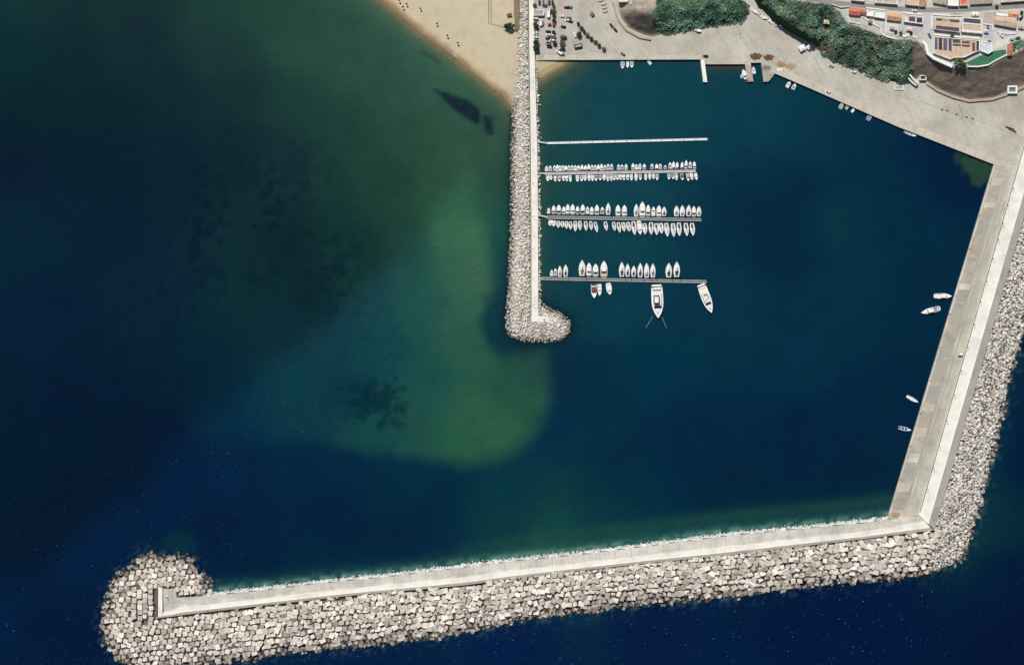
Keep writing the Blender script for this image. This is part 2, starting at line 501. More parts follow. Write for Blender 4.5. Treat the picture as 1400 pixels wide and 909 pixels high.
# ------------------------------------------------------------------ water
def water():
    core_x = np.arange(-42, 1443, 3.0); core_y = np.arange(-30, 942, 3.0)
    out = np.array([40 * 1.45 ** k for k in range(1, 18)])
    xs = np.concatenate([(-42 - out)[::-1], core_x, core_x[-1] + out]); ys = np.concatenate([(-30 - out)[::-1], core_y, core_y[-1] + out])
    X, Y = np.meshgrid(xs, ys)
    Xc = np.clip(X, -42, 1442); Yc = np.clip(Y, -30, 940)
    wx = (fbm(Xc / 60, Yc / 60, 3) - .5) * 36; wy = (fbm(Xc / 60, Yc / 60, 9) - .5) * 36
    Xw = Xc + wx; Yw = Yc + wy
    B = [  # depth colours sampled over the bay
        (30, 5, 18, 58, 60), (150, 10, 20, 56, 56), (300, 5, 30, 72, 64), (400, 20, 38, 80, 70), (470, 15, 42, 84, 74), (20, 60, 8, 50, 60), (100, 60, 11, 45, 55),
        (200, 60, 16, 48, 57), (300, 60, 26, 64, 63), (340, 20, 36, 77, 66), (50, 150, 7, 40, 52), (150, 150, 8, 41, 52), (250, 130, 14, 46, 57), (330, 120, 20, 55, 60),
        (30, 230, 6, 35, 57), (150, 230, 7, 38, 55), (250, 230, 9, 42, 57), (330, 220, 14, 47, 57), (400, 60, 42, 87, 73), (450, 80, 47, 91, 75), (500, 95, 51, 96, 79),
        (550, 60, 48, 94, 80), (600, 105, 56, 104, 86), (520, 120, 52, 95, 77), (400, 130, 34, 76, 69), (450, 170, 36, 78, 69), (540, 180, 49, 93, 74),
        (620, 140, 50, 98, 79), (650, 190, 57, 99, 77), (650, 230, 58, 99, 75), (682, 170, 45, 82, 74), (685, 240, 38, 86, 74), (380, 230, 20, 56, 65), (450, 250, 30, 70, 66), (520, 240, 38, 80, 68),
        (600, 250, 49, 91, 70), (560, 310, 34, 78, 68), (600, 290, 42, 88, 68), (460, 310, 22, 60, 62), (400, 330, 15, 45, 56), (420, 400, 16, 50, 61), (370, 450, 14, 49, 61), (500, 340, 24, 64, 64),
        (30, 330, 5, 40, 61), (150, 330, 8, 36, 58), (60, 420, 9, 35, 61), (200, 400, 11, 40, 61), (330, 420, 15, 49, 58), (100, 550, 6, 30, 56), (250, 530, 8, 37, 58),
        (290, 510, 10, 42, 60), (200, 590, 5, 28, 54), (30, 640, 6, 31, 55), (100, 700, 6, 27, 49), (180, 640, 6, 26, 51), (50, 780, 5, 25, 52), (225, 660, 4, 34, 77),
        (300, 650, 4, 40, 82), (300, 720, 3, 32, 73), (150, 760, 5, 33, 76), (60, 850, 6, 28, 67), (120, 880, 5, 29, 70), (400, 640, 4, 40, 78), (450, 635, 6, 44, 79),
        (560, 650, 8, 50, 78), (760, 580, 10, 50, 77), (800, 520, 10, 48, 72), (600, 690, 6, 44, 77), (450, 700, 4, 34, 72), (700, 680, 10, 55, 79), (560, 730, 6, 38, 72),
        (760, 725, 22, 74, 78), (700, 725, 13, 58, 75), (430, 765, 6, 42, 74), (350, 770, 5, 36, 72), (500, 895, 8, 33, 80), (700, 880, 8, 33, 82), (900, 860, 8, 31, 76), (1100, 830, 6, 28, 73),
        (1200, 860, 6, 28, 72), (1380, 800, 6, 30, 70), (1395, 600, 4, 30, 67), (1395, 520, 5, 33, 66), (1390, 860, 4, 24, 63), (1350, 720, 10, 48, 68), (760, 200, 22, 72, 80), (850, 150, 22, 73, 86), (940, 150, 18, 69, 86), (850, 210, 20, 71, 88),
        (850, 330, 19, 69, 86), (780, 340, 21, 70, 83), (850, 420, 14, 64, 84), (1000, 200, 14, 63, 81), (1050, 150, 16, 65, 83), (1100, 180, 12, 59, 79),
        (1200, 220, 10, 50, 75), (1280, 210, 6, 39, 70), (1300, 245, 5, 34, 67), (1250, 300, 8, 48, 73), (1150, 300, 12, 57, 74), (1100, 260, 8, 45, 71),
        (1065, 300, 8, 43, 70), (1020, 260, 9, 48, 73), (1060, 350, 8, 44, 69), (1000, 400, 12, 56, 78), (1150, 380, 10, 53, 75), (1250, 380, 8, 46, 72),
        (1100, 480, 10, 51, 76), (900, 500, 8, 53, 78), (950, 600, 5, 42, 74), (1100, 600, 5, 39, 72), (1200, 550, 6, 41, 69), (1150, 670, 5, 36, 69), (1000, 670, 5, 38, 71),
        (850, 640, 8, 46, 77), (800, 690, 9, 53, 76), (720, 470, 16, 52, 66), (688, 310, 32, 88, 80), (688, 370, 26, 76, 80), (678, 420, 18, 62, 76)]
    for i in range(9):
        t = i / 8; x = 350 * t - 10; y = 812 - 268 * t
        if i < 8: B.append((x - 16, y - 22, 6, 27, 53)); B.append((x + 16, y + 24, 4, 36, 80))
    P = [(640, 280, 56, 110, 75), (635, 320, 60, 116, 79), (660, 370, 62, 110, 78), (560, 340, 34, 80, 70), (580, 400, 35, 90, 76), (620, 400, 52, 106, 77), (645, 480, 53, 99, 71),
         (650, 560, 57, 101, 71), (690, 590, 58, 102, 68), (735, 545, 50, 92, 66), (690, 520, 46, 90, 68), (740, 500, 44, 82, 68), (640, 615, 52, 100, 66), (500, 390, 24, 74, 74), (450, 450, 20, 64, 70), (530, 480, 24, 75, 75),
         (580, 520, 36, 87, 75), (480, 540, 16, 60, 68), (400, 530, 18, 64, 71), (520, 590, 30, 80, 71), (420, 590, 18, 62, 71), (340, 570, 13, 56, 72), (570, 590, 42, 88, 70)]

    B = [(x, y, r * (1.15 if y > 600 else 1), g * (1.03 if y > 600 else 1), b * (.93 if y > 600 else 1)) for x, y, r, g, b in B]
    B = [(x, y) + tuple(v * (.88 if 330 < x < 600 and 90 < y < 420 else (.94 if x < 700 and y < 260 else 1)) for v in c) for x, y, *c in B]
    P = [(x, y, r * (1.0 if y < 470 else .84), g * .97, b * 1.10) for x, y, r, g, b in P]

    def field(pts, sig):
        num = np.zeros(X.shape + (3,)); den = np.zeros(X.shape)
        for x, y, r, g, b in pts:
            d2 = (Xw - x) ** 2 + (Yw - y) ** 2
            w = 1.0 / (d2 + sig * sig) ** 2 * 1e6
            den += w
            for i, v in enumerate(lin((r * .92, g * (.93 if y > 240 or x > 720 else .90), b * .905))): num[..., i] += w * v
        return num / den[..., None]
    A = field(B, 34); Q = field(P, 26)
    plume = [(640, 235), (652, 280), (667, 330), (677, 372), (668, 410), (656, 440), (662, 470), (684, 497), (742, 478), (752, 500), (752, 540), (738, 580), (708, 610), (672, 628), (630, 634),
             (575, 626), (480, 612), (400, 603), (330, 596), (270, 586), (330, 535), (410, 470), (490, 405), (550, 345), (600, 290)]
    for _ in range(3):
        q2 = []
        for i in range(len(plume)):
            (ax, ay), (bx, by) = plume[i], plume[(i + 1) % len(plume)]
            q2 += [(ax * .75 + bx * .25, ay * .75 + by * .25), (ax * .25 + bx * .75, ay * .25 + by * .75)]
        plume = q2
    sd = sdist(Xc + wx * .3 + (fbm(Xc / 14, Yc / 14, 13) - .5) * 9, Yc + wy * .3 + (fbm(Xc / 14, Yc / 14, 15) - .5) * 9, plume)
    soft = np.where((Xc < 600) & (Yc < 575), 22.0, 12.0)
    soft = np.where(Yc < 300, 26.0, soft)
    soft = np.where((Xc > 600) & (Yc > 470), 16.0, soft)
    soft = soft + 30 * (1 - sm(280, 440, Xc)) + 4 * (Yc > 560)
    m = np.clip(sd / soft * .5 + .5, 0, 1); m = m * m * (3 - 2 * m)
    col = A * (1 - m[..., None]) + Q * m[..., None]

    def over(mask, rgb):
        nonlocal col
        c = np.array(lin(rgb)); col = col * (1 - mask[..., None]) + c * mask[..., None]
    # beach shallows and suspended sand
    sh = pdist(Xc, Yc, SHORE)
    over(np.exp(-sh / 26) * .55 * (Yc < 260), (70, 112, 88))
    over(np.exp(-sh / 7) * .8 * (Yc < 260), (112, 112, 82))
    over(np.exp(-sh / 2.5) * .75 * (Yc < 260), (140, 118, 88))
    # inner corner by the quay: drowned sand
    ic = [(728, 78), (780, 80), (766, 92), (748, 102), (731, 114)]
    si = sdist(Xc + wx * .15, Yc + wy * .15, ic)
    over(sm(-46, 2, si) * .55, (74, 92, 74)); over(sm(-14, 3, si) * .8, (135, 125, 90)); over(sm(-3, 5, si) * .85, (186, 172, 130))
    qd = pdist(Xc, Yc, [(964, 89), (1018, 89)])
    over(np.exp(-qd / 4) * .7, (96, 78, 44))
    # edges of jetty and breakwater
    je = pdist(Xc, Yc, [(p[0], p[1]) for p in JETTY_E])
    over(np.exp(-je / 5) * .75 * (Yc > 100) * (Xc > 725), (64, 84, 62))
    jw = pdist(Xc, Yc, JETTY_W[3:])
    over(np.exp(-jw / 5) * .8 * (Yc > 150), (14, 30, 40))  # dark shadow band beside the jetty rocks, painted into the water colour
    nb = pdist(Xc, Yc, [(x, y - 8) for x, y in SLAB_N[1:]])
    gn = fbm(Xc / 7, Yc / 7, 21, 3)
    hb = (Yc < 830)
    over(np.exp(-nb / 22) * .35 * sm(560, 760, Xc) * hb, (34, 84, 70))
    over(np.exp(-((nb - 20) / 8) ** 2) * .55 * sm(560, 760, Xc) * hb, (32, 74, 62))
    over(np.exp(-nb / 6.0) * (.4 + .7 * gn) * hb * .9, (52, 108, 96))
    over(np.exp(-nb / 2.4) * sm(.3, .6, gn) * hb * .5, (120, 165, 155))
    bo = pdist(Xc, Yc, BW_OUT)
    over(np.exp(-bo / 20) * .6 * sm(1270, 1320, Xc) * (Yc > 480), (16, 58, 66))
    over(np.exp(-bo / 5) * .6 * sm(.35, .65, gn), (20, 52, 60))
    wsh = fbm(Xc / 4.5, Yc / 4.5, 25, 3)
    over(np.exp(-bo / 5.5) * sm(.54, .70, wsh) * .6 * (Yc > 470), (110, 140, 150))
    hd = np.hypot((Xc - 245) / 30, (Yc - 742) / 20)
    over((1 - sm(.5, 1.15, hd + (gn - .5) * .5)) * .55, (10, 56, 58))
    # green weed bed in the corner of the mole
    gp = sdist(Xc + (fbm(Xc / 9, Yc / 9, 31) - .5) * 22, Yc + (fbm(Xc / 9, Yc / 9, 33) - .5) * 22, [(1310, 208), (1360, 228), (1352, 250), (1334, 252), (1316, 240)])
    over(sm(-5, 5, gp) * .9, (44, 72, 54))
    # seagrass on the bed
    n1 = fbm(Xc / 10, Yc / 10, 41, 4); n2 = fbm(Xc / 55, Yc / 55, 43, 3)
    zone = np.exp(-(((Xc - 325) / 100) ** 2 + ((Yc - 300) / 95) ** 2))
    over(sm(.50, .62, n1) * np.clip(zone * 1.25, 0, 1) * sm(.3, .55, n2) * .8, (7, 32, 44))
    zone = np.exp(-(((Xc - 450) / 60) ** 2 + ((Yc - 380) / 60) ** 2))
    over(sm(.56, .66, n1) * zone * .75, (10, 36, 48))
    c2 = np.hypot((Xc - 518) / 40, (Yc - 552) / 30)
    over((1 - sm(.45, 1.2, c2 + (n1 - .5) * 2.2 + (fbm(Xc / 5, Yc / 5, 49) - .5))) * .66, (8, 40, 52))
    zone = np.exp(-(((Xc - 140) / 150) ** 2 + ((Yc - 420) / 110) ** 2))
    over(sm(.52, .64, n1) * zone * .4, (5, 27, 50))
    dx = (fbm(Xc / 10, Yc / 10, 51, 5) - .5) * 16
    for pl, k in (([(588, 121), (612, 127), (640, 137), (656, 150), (657, 166), (646, 167), (630, 157), (614, 143), (600, 130)], .95),
                  ([(661, 161), (671, 160), (676, 172), (676, 184), (669, 186), (664, 175)], .9),
                  ([(574, 68), (585, 72), (602, 84), (597, 86), (582, 77)], .5)):
        over(sm(-4, 3.5, sdist(Xc + dx, Yc + dx * .6, pl)) * k * (.95 + .3 * (fbm(Xc / 5, Yc / 5, 57) - .5)), (18, 34, 48))
    col = np.clip((col - np.array((.0020, .0026, .0036))) / K, 0.0003, .6)
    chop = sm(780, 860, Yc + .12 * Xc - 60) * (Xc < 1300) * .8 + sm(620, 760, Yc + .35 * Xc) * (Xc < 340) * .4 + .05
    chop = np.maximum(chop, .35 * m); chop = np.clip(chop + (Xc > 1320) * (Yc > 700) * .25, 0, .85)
    co = np.stack([(X - 700) * S, (454.5 - Y) * S, np.zeros_like(X)], -1)
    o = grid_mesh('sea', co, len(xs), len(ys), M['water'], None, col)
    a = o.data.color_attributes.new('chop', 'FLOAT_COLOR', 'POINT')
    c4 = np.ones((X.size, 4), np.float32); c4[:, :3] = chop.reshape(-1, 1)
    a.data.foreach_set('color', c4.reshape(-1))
    tag(o, kind='structure')


water()


# ------------------------------------------------------------------ land sheets
def slab(name, poly, z, mat, thick=5.0, parent=None, kind='structure'):
    top = [W(x, y, z) for x, y in poly]
    bot = [Vector((p.x, p.y, z - thick)) for p in top]
    if sum(a.x * b.y - b.x * a.y for a, b in zip(top, top[1:] + top[:1])) < 0:
        top.reverse(); bot.reverse()
    o = MB().prism(top, bot).build(name, mat, parent)
    if kind: tag(o, kind=kind)
    return o


def sheet(name, poly, z, mat, parent=None, kind='structure'):
    pts = [W(x, y, z) for x, y in poly]
    if sum(a.x * b.y - b.x * a.y for a, b in zip(pts, pts[1:] + pts[:1])) < 0: pts.reverse()
    o = MB().poly(pts).build(name, mat, parent)
    if kind: tag(o, kind=kind)
    return o


LAND_Z = 2.0
MOLE_L = [(1358.8, 225), (1213, 709)]                      # quay face of the mole
land = QUAY + [(1372, 230), (1392, 228), (1411, 160), (1440, 60), (1500, -60), (3500, -1500), (3500, -6000), (-3500, -6000), (723, -420), (730, -60), (730.5, 60)]
slab('quay_apron', land, LAND_Z, M['apron'], 6.0)
sheet('parking_lot', [(730.6, -90), (730.8, 74), (765, 75), (780, 70), (828, 74), (838, 71), (829, 62), (806, 42), (790, 26), (786, -90)], LAND_Z + .006, M['parking'])
sheet('pink_walk', [(762, -90), (774, -90), (771, 46), (765, 60), (763, 30)], LAND_Z + .012, M['pinkpave'])
sheet('pink_forecourt', [(734, 72), (762, 73), (766, 80), (735, 81)], LAND_Z + .012, M['pinkpave'])
sheet('quay_edge_strip', [(742, 82.2), (957, 81.4), (957, 76), (745, 75.5)], LAND_Z + .018, M['quay_edge'])
sheet('quay_edge_strip', [(1060.5, 100.6), (1100, 117.6), (1228.6, 173.6), (1357, 224), (1360, 214), (1232, 164), (1103, 108), (1066, 94)], LAND_Z + .018, M['quay_edge'])

# beach: rises from the shoreline
def beach():
    xs = np.arange(240, 726, 3.0); ys = np.arange(-180, 166, 3.0)
    X, Y = np.meshgrid(xs, ys)
    sp = SHORE + [(712, 160), (728, 100), (728, -400), (-300, -620)]
    d = sdist(X, Y, sp)
    z = np.clip(-0.5 + .042 * (d + 10), -1.2, 1.9) + .12 * (fbm(X / 14, Y / 14, 5) - .5) * sm(4, 20, d)
    z = np.minimum(z, 1.95)
    wob = (fbm(X / 12, Y / 12, 8) - .5) * 6
    w = (1 - sm(3, 13, d + wob))[..., None]
    dry = np.array(alb((208, 196, 166))); wet = np.array(alb((152, 126, 96)))
    col = dry * (1 - w) + wet * w
    g = (1 - sm(0, 26, 712 - X)) * sm(60, 100, Y)
    col = col * (1 - .3 * g[..., None]) + np.array(alb((176, 168, 150))) * .3 * g[..., None]
    f = S * (H - z) / H
    co = np.stack([(X - 700) * f, (454.5 - Y) * f, z], -1)
    o = grid_mesh('beach', co, len(xs), len(ys), M['sand'], d > -14, col)
    tag(o, kind='structure')
    far = sheet('beach_hinterland', [(236, -176), (728, -176), (723, -420), (-3500, -6000), (-3500, -2700)], 1.2, M['parking'])


beach()


def cove():                    # the little wedge of sand inside the quay corner
    xs = np.arange(728, 776, 1.5); ys = np.arange(82.5, 112, 1.5)
    X, Y = np.meshgrid(xs, ys)
    d = (X - 776) * -0.55 + (Y - 84) * -1.0 + (fbm(X / 9, Y / 9, 3) - .5) * 5
    z = np.clip(.055 * d - .25, -1, 1.5)
    w = (1 - sm(2, 10, d))[..., None]
    col = np.array(alb((200, 188, 148))) * (1 - w) + np.array(alb((160, 143, 105))) * w
    f = S * (H - z) / H
    co = np.stack([(X - 700) * f, (454.5 - Y) * f, z], -1)
    tag(grid_mesh('cove_sand', co, len(xs), len(ys), M['sand'], z > -.9, col), kind='structure')


cove()
sheet('dry_grass_strip', [(703.5, -60), (709.5, -60), (710, 38), (705, 44), (702.5, 20)], 2.02, worn('dry_grass', (0.21, 0.17, 0.105), .4, .4))

# ------------------------------------------------------------------ hills and town plateau
HILL1 = [(842, -60), (838, 6), (846, 26), (856, 40), (874, 50), (892, 54), (912, 49), (930, 45), (960, 39), (990, 35), (1017, 31), (1026, 18), (1022, 5), (1006, -10), (1000, -60)]
HILL2 = [(1018, -60), (1026, -8), (1036, 10), (1060, 31), (1085, 47), (1106, 58), (1114, 63), (1124, 77), (1139, 85.5), (1166, 94), (1187, 105.5), (1209, 111), (1232, 117),
         (1249, 113), (1256, 108), (1268, 114), (1282, 123.6), (1303.6, 133), (1325, 138.6), (1357, 136), (1376, 129), (1402, 118), (1470, 90), (1560, -60)]
TOWN_EDGE = [(1050, -60), (1068, -4), (1100, 2), (1136, 6), (1149, 17), (1159, 31), (1180, 39), (1204, 48), (1222, 55), (1240, 53), (1256, 57), (1264, 66), (1269, 75), (1277, 80),
             (1302, 92), (1312, 92), (1324, 91), (1338, 92), (1352, 90), (1377, 77), (1402, 66), (1480, 40), (1560, -60)]
TOWN_Z = 16.0
xs_h = np.arange(826, 1500, 2.0); ys_h = np.arange(-58, 146, 2.0)


def hill_z(X, Y):
    wob = (fbm(X / 16, Y / 16, 61) - .5) * 8
    d1 = sdist(X, Y, HILL1)
    z1 = np.where(d1 > -2, 1.4 + 9.5 * sm(-2, 34, d1 + wob * sm(3, 12, d1)) + 2.5 * (fbm(X / 12, Y / 12, 67) - .5) * sm(2, 10, d1), 0)
    d2 = sdist(X, Y, HILL2); dt = sdist(X, Y, TOWN_EDGE)
    t = np.clip(d2 / (d2 + np.maximum(-dt, 0) + 1e-6), 0, 1)
    cl = sm(1040, 1060, X) * (1 - sm(1105, 1130, X)) + (X <= 1040) * .6
    prof = t * (1 - cl) + cl * np.clip(d2 / 9, 0, 1) * .82 + cl * .18 * t
    z2 = np.where(d2 > -2, 1.4 + (TOWN_Z - 1.4) * np.clip(prof, 0, 1) + 3.0 * (fbm(X / 14, Y / 14, 71) - .5) * sm(2, 10, d2) * sm(2, 10, -dt), 0)
    z2 = np.where(dt >= 0, TOWN_Z, np.minimum(z2, TOWN_Z))
    return np.maximum(z1, z2), d1, d2, dt


def hills():
    X, Y = np.meshgrid(xs_h, ys_h)
    z, d1, d2, dt = hill_z(X, Y)
    green = np.array((.035, .07, .042)); brown = np.array((.185, .150, .120)); grey = np.array((.095, .088, .075)); pave = np.array(alb((196, 196, 186)))
    pale = np.array(alb((176, 158, 138)))
    col = np.zeros(X.shape + (3,)) + green
    def put(m, c):
        nonlocal col
        col = col * (1 - m[..., None]) + c * m[..., None]
    put(sm(-2, 2, 1 - np.maximum((X - 893) / 8, -(d1) / 1000 - 9) * 1.0) * (d1 > -3) * (X < 900), grey * .8)
    put((1 - sm(2, 9, d1)) * (d1 > -3) * (X < 905), pale)
    put((1 - sm(10, 24, Y)) * (X < 898) * (d1 > -3), np.array(alb((188, 176, 158))))
    bs = sm(1244, 1252, X + (fbm(X / 9, Y / 9, 5) - .5) * 6) * (dt < 0)
    put(bs, brown)
    put(bs * (1 - sm(1.5, 6, d2)), pale * .85)
    nn = fbm(X / 10, Y / 10, 77)
    put(sm(.55, .68, nn) * (dt < -3) * (X > 1100) * (X < 1244) * .8, np.array((.14, .11, .085)))
    ed = (1 - sm(0, 10, -dt + (nn - .5) * 14)) * (dt < 0) * (X > 1130) * (X < 1262)
    put(ed * .8, np.array((.20, .165, .12)))
    put((dt >= -1).astype(float), pave)
    f = S * (H - z) / H
    co = np.stack([(X - 700) * f, (454.5 - Y) * f, z], -1)
    o = grid_mesh('hillside', co, len(xs_h), len(ys_h), M['hill'], z > .5, col)
    tag(o, kind='structure')


hills()
TZ = TOWN_Z
sheet('town_ground', [(1150, 10), (1162, 27), (1182, 35), (1206, 44), (1224, 51), (1242, 50), (1258, 54), (1267, 64), (1272, 74), (1302, 89), (1336, 90), (1376, 74), (1402, 62), (1402, 5), (1340, 6), (1200, 3), (1150, 0)], TZ + .05, M['town_pave'])
sheet('town_road', [(1075, -3), (1100, -3), (1150, 2), (1200, 7), (1250, 10.5), (1300, 11), (1330, 9.5), (1375, 5), (1405, 3), (1405, 11), (1375, 13), (1330, 16), (1300, 17.5), (1250, 17), (1200, 13), (1150, 9), (1128, 5)], TZ + .10, M['road'])
sheet('side_street', [(1262, 17), (1273, 17.3), (1272, 40), (1275, 48), (1260, 46), (1264, 36)], TZ + .13, concrete('side_street_paving', alb((196, 194, 200)), blot=.1))
sheet('pale_yard', [(1345, 17.5), (1361, 17), (1360, 32), (1345, 31.5)], TZ + .10, concrete('pinkish_yard', alb((188, 176, 172)), blot=.1))
sheet('lawn', [(1321, 86), (1339, 77), (1359, 70), (1375, 68), (1376, 74), (1351, 88), (1337, 90), (1325, 90)], TZ + .10, worn('lawn_grass', (.045, .16, .085), .3, .5))
sheet('lane', [(1352, 60), (1366, 54), (1402, 43), (1402, 52), (1378, 60), (1360, 68)], TZ + .12, concrete('white_lane', alb((222, 220, 210)), blot=.1))


for i, (pl, c) in enumerate([([(1162, 24), (1176, 26), (1180, 34), (1164, 29)], (196, 186, 172)), ([(1183, 26), (1194, 27.5), (1203, 37), (1192, 33)], (214, 210, 198)), ([(1197, 28.5), (1210, 30.6), (1210, 46), (1207, 40)], (206, 204, 204)),
                             ([(1214, 32), (1229, 34), (1227, 46), (1214, 46)], (222, 218, 200)), ([(1233, 34.6), (1258, 38), (1256, 46), (1234, 44)], (190, 192, 194)), ([(1277, 45.4), (1340, 50.4), (1340, 53.4), (1277, 48.4)], (214, 208, 190)),
                             ([(1300, 18.6), (1316, 18.4), (1315, 23), (1300, 23.6)], (178, 160, 140)), ([(1318, 17.6), (1343, 16.6), (1343, 23.6), (1318, 22)], (205, 198, 178)), ([(1345, 34), (1358, 35), (1358, 52), (1346, 52)], (188, 190, 198)),
                             ([(1362, 40), (1388, 43), (1386, 50), (1364, 48)], (204, 206, 206)), ([(1225, 48), (1246, 46), (1256, 53), (1240, 51.5)], (224, 216, 200))]):
    sheet('courtyard', pl, TZ + .16 + i * .005, concrete('courtyard_paving', alb(c), blot=.2, dark=.6))


# ------------------------------------------------------------------ rubble and armour blocks
CUBE = np.array([(x, y, z) for z in (-.5, .5) for y in (-.5, .5) for x in (-.5, .5)], float)
CUBE_Q = np.array([(0, 2, 3, 1), (4, 5, 7, 6), (0, 1, 5, 4), (2, 6, 7, 3), (0, 4, 6, 2), (1, 3, 7, 5)])


def hexgrid(poly, sp, jit, ang=0.0, seed=1):
    rs = np.random.RandomState(seed)
    xs = [p[0] for p in poly]; ys = [p[1] for p in poly]
    cx, cy = (min(xs) + max(xs)) / 2, (min(ys) + max(ys)) / 2
    rad = math.hypot(max(xs) - min(xs), max(ys) - min(ys)) / 2 + sp
    n = int(rad / sp) + 2
    I, J = np.meshgrid(np.arange(-n, n + 1), np.arange(-int(n * 1.16), int(n * 1.16) + 1))
    u = (I + .5 * (J % 2)) * sp; v = J * sp * .866
    u = u + rs.uniform(-jit, jit, u.shape) * sp; v = v + rs.uniform(-jit, jit, v.shape) * sp
    X = cx + u * math.cos(ang) - v * math.sin(ang); Y = cy + u * math.sin(ang) + v * math.cos(ang)
    X = X.ravel(); Y = Y.ravel()
    k = inside(X, Y, poly)
    return X[k], Y[k]


def rotmats(n, tilt, rs, yaw=math.pi):
    a = rs.uniform(-yaw, yaw, n); b = rs.normal(0, tilt, n); c = rs.normal(0, tilt, n)
    ca, sa, cb, sb, cc, sc = np.cos(a), np.sin(a), np.cos(b), np.sin(b), np.cos(c), np.sin(c)
    Z = np.zeros(n); O = np.ones(n)
    Rz = np.stack([np.stack([ca, -sa, Z], -1), np.stack([sa, ca, Z], -1), np.stack([Z, Z, O], -1)], 1)
    Rx = np.stack([np.stack([O, Z, Z], -1), np.stack([Z, cb, -sb], -1), np.stack([Z, sb, cb], -1)], 1)
    Ry = np.stack([np.stack([cc, Z, sc], -1), np.stack([Z, O, Z], -1), np.stack([-sc, Z, cc], -1)], 1)
    return Rz @ Rx @ Ry


def rocks(name, X, Y, Zc, size, mat, tilt=.35, irregular=.16, seed=2, parent=None, flat=.8, yaw=math.pi):
    """one mesh of irregular stones centred at heights Zc (m)"""
    rs = np.random.RandomState(seed); n = len(X)
    f = S * (H - Zc) / H
    ctr = np.stack([(X - 700) * f, (454.5 - Y) * f, Zc], -1)
    sc = size[:, None] * np.stack([rs.uniform(.85, 1.25, n), rs.uniform(.8, 1.1, n), rs.uniform(.9, 1.1, n) * flat], -1)
    loc = CUBE[None] + rs.uniform(-irregular, irregular, (n, 8, 3))
    # stones: pinch the top so they are not plain boxes
    if irregular > .1: loc[:, 4:, :2] *= rs.uniform(.55, .95, (n, 1, 1))
    v = np.einsum('nij,nkj->nki', rotmats(n, tilt, rs, yaw), loc * sc[:, None, :]) + ctr[:, None]
    q = (CUBE_Q[None] + (np.arange(n) * 8)[:, None, None]).reshape(-1, 4)
    return np_mesh(name, v.reshape(-1, 3), q, mat, None, parent)


def core(name, poly, zf, mat, step=3.0, parent=None):
    xs = np.arange(min(p[0] for p in poly) - 8, max(p[0] for p in poly) + 8, step); ys = np.arange(min(p[1] for p in poly) - 8, max(p[1] for p in poly) + 8, step)
    X, Y = np.meshgrid(xs, ys)
    z = zf(X, Y)
    f = S * (H - z) / H
    co = np.stack([(X - 700) * f, (454.5 - Y) * f, z], -1)
    return grid_mesh(name, co, len(xs), len(ys), mat, z > -2.2, None, parent)


# --- long breakwater: thing with concrete parts
bw = thing('breakwater', 'long pale concrete breakwater with an L-shaped tip and a seaward crown wall', 'breakwater')
BW_POLY = BW_OUT + [(277, 806), (287, 812)] + [(x, y - 2) for x, y in SLAB_N[2:]] + [(1256, 705), (1277, 640), (1300, 600), (1312, 580), (1330, 520), (1360, 400), (1375, 380)]
ROCK_S = BW_OUT[11:] + [(288, 806), (290, 813.5), (262, 814), (243, 816), (243, 803), (212, 803), (211, 846)] + WALL_S[1:] + [(1283, 727)]


def bw_z(X, Y):
    d = sdist(X, Y, BW_POLY) * S
    o = pdist(X, Y, BW_OUT) * S
    dd = np.where(d > 0, o, -o)
    z = np.clip(-1.2 + .30 * dd, -3, 3.4)
    return np.where(d > -2.5, z, -3)


core('rubble_core', BW_POLY, bw_z, M['core'], 3.0, bw)


def band(a, b, z, mat, name, parent, thick=6.0):
    """slab between polylines a and b (same direction), top at z"""
    return slab(name, list(a) + list(b)[::-1], z, mat, thick, parent, None)


def off(line, t0, line2):       # point lines between WALL_S and SLAB_N by fraction
    out = []
    for x in (245, 287, 350, 420, 476, 547, 634, 700, 800, 882, 1000, 1100, 1180, 1213):
        y0 = lerp_line(SLAB_N, x); y1 = lerp_line(WALL_S, x)
        out.append((x, y0 + (y1 - y0) * t0))
    return out


l0, l1, l2, l3 = off(0, 0.0, 0), off(0, .55, 0), off(0, .86, 0), off(0, 1.0, 0)
band([(236, 816.5)] + l0 + [(1256, 705)], [(236, 834.4)] + l1 + [(1264, 712)], 4.2, M['slab'], 'roadway', bw)
slab('tip_roadway', [(222, 804.5), (240, 804.8), (241.5, 816.6), (236, 816.8), (236, 834), (224, 835)], 4.203, M['slab'], 6, bw, None)
band([(224, 835.5), (236, 834.5)] + l1 + [(1264, 712)], [(219, 843)] + [(236, 839.5)] + l2 + [(1272, 721)], 5.0, M['bright'], 'sloped_step', bw)
band([(213, 843.2), (236, 839.7)] + l2 + [(1272, 721.2)], [(213, 845), (236, 842.2)] + l3 + [(1278, 724.2)], 6.3, M['grey_conc'], 'crown_wall', bw)
slab('end_wall', [(215.5, 803), (222, 803), (222, 843), (215.5, 843.3)], 5.6, M['bright'], 7, bw, None)
slab('end_parapet', [(213.6, 803), (215.4, 803), (215.4, 843), (213.6, 843.2)], 6.5, M['rust'], 8, bw, None)  # narrow dark brown strip on the outer side of the end wall

# --- individual armour blocks on the head
BX, BY = hexgrid(ROCK_S, 8.1, .15, math.radians(-6), 5)
neat = [(184.0 + 7.5 * i + R.uniform(-.9, .9), 806.0 + 7.4 * j + R.uniform(-1, 1) + (i % 2) * 2) for i in range(4) for j in range(6)]
kn = ~((BX > 179) & (BX < 213) & (BY > 802) & (BY < 851))
BX, BY = BX[kn], BY[kn]
order = np.argsort(BX + .12 * np.abs(BY - 830)); BX, BY = BX[order], BY[order]
N_IND = 300 - len(neat)


def block_z(X, Y):
    d = np.minimum(pdist(X, Y, BW_OUT) * S, 30)
    return np.clip(-1.0 + .26 * d, -1.0, 4.2)


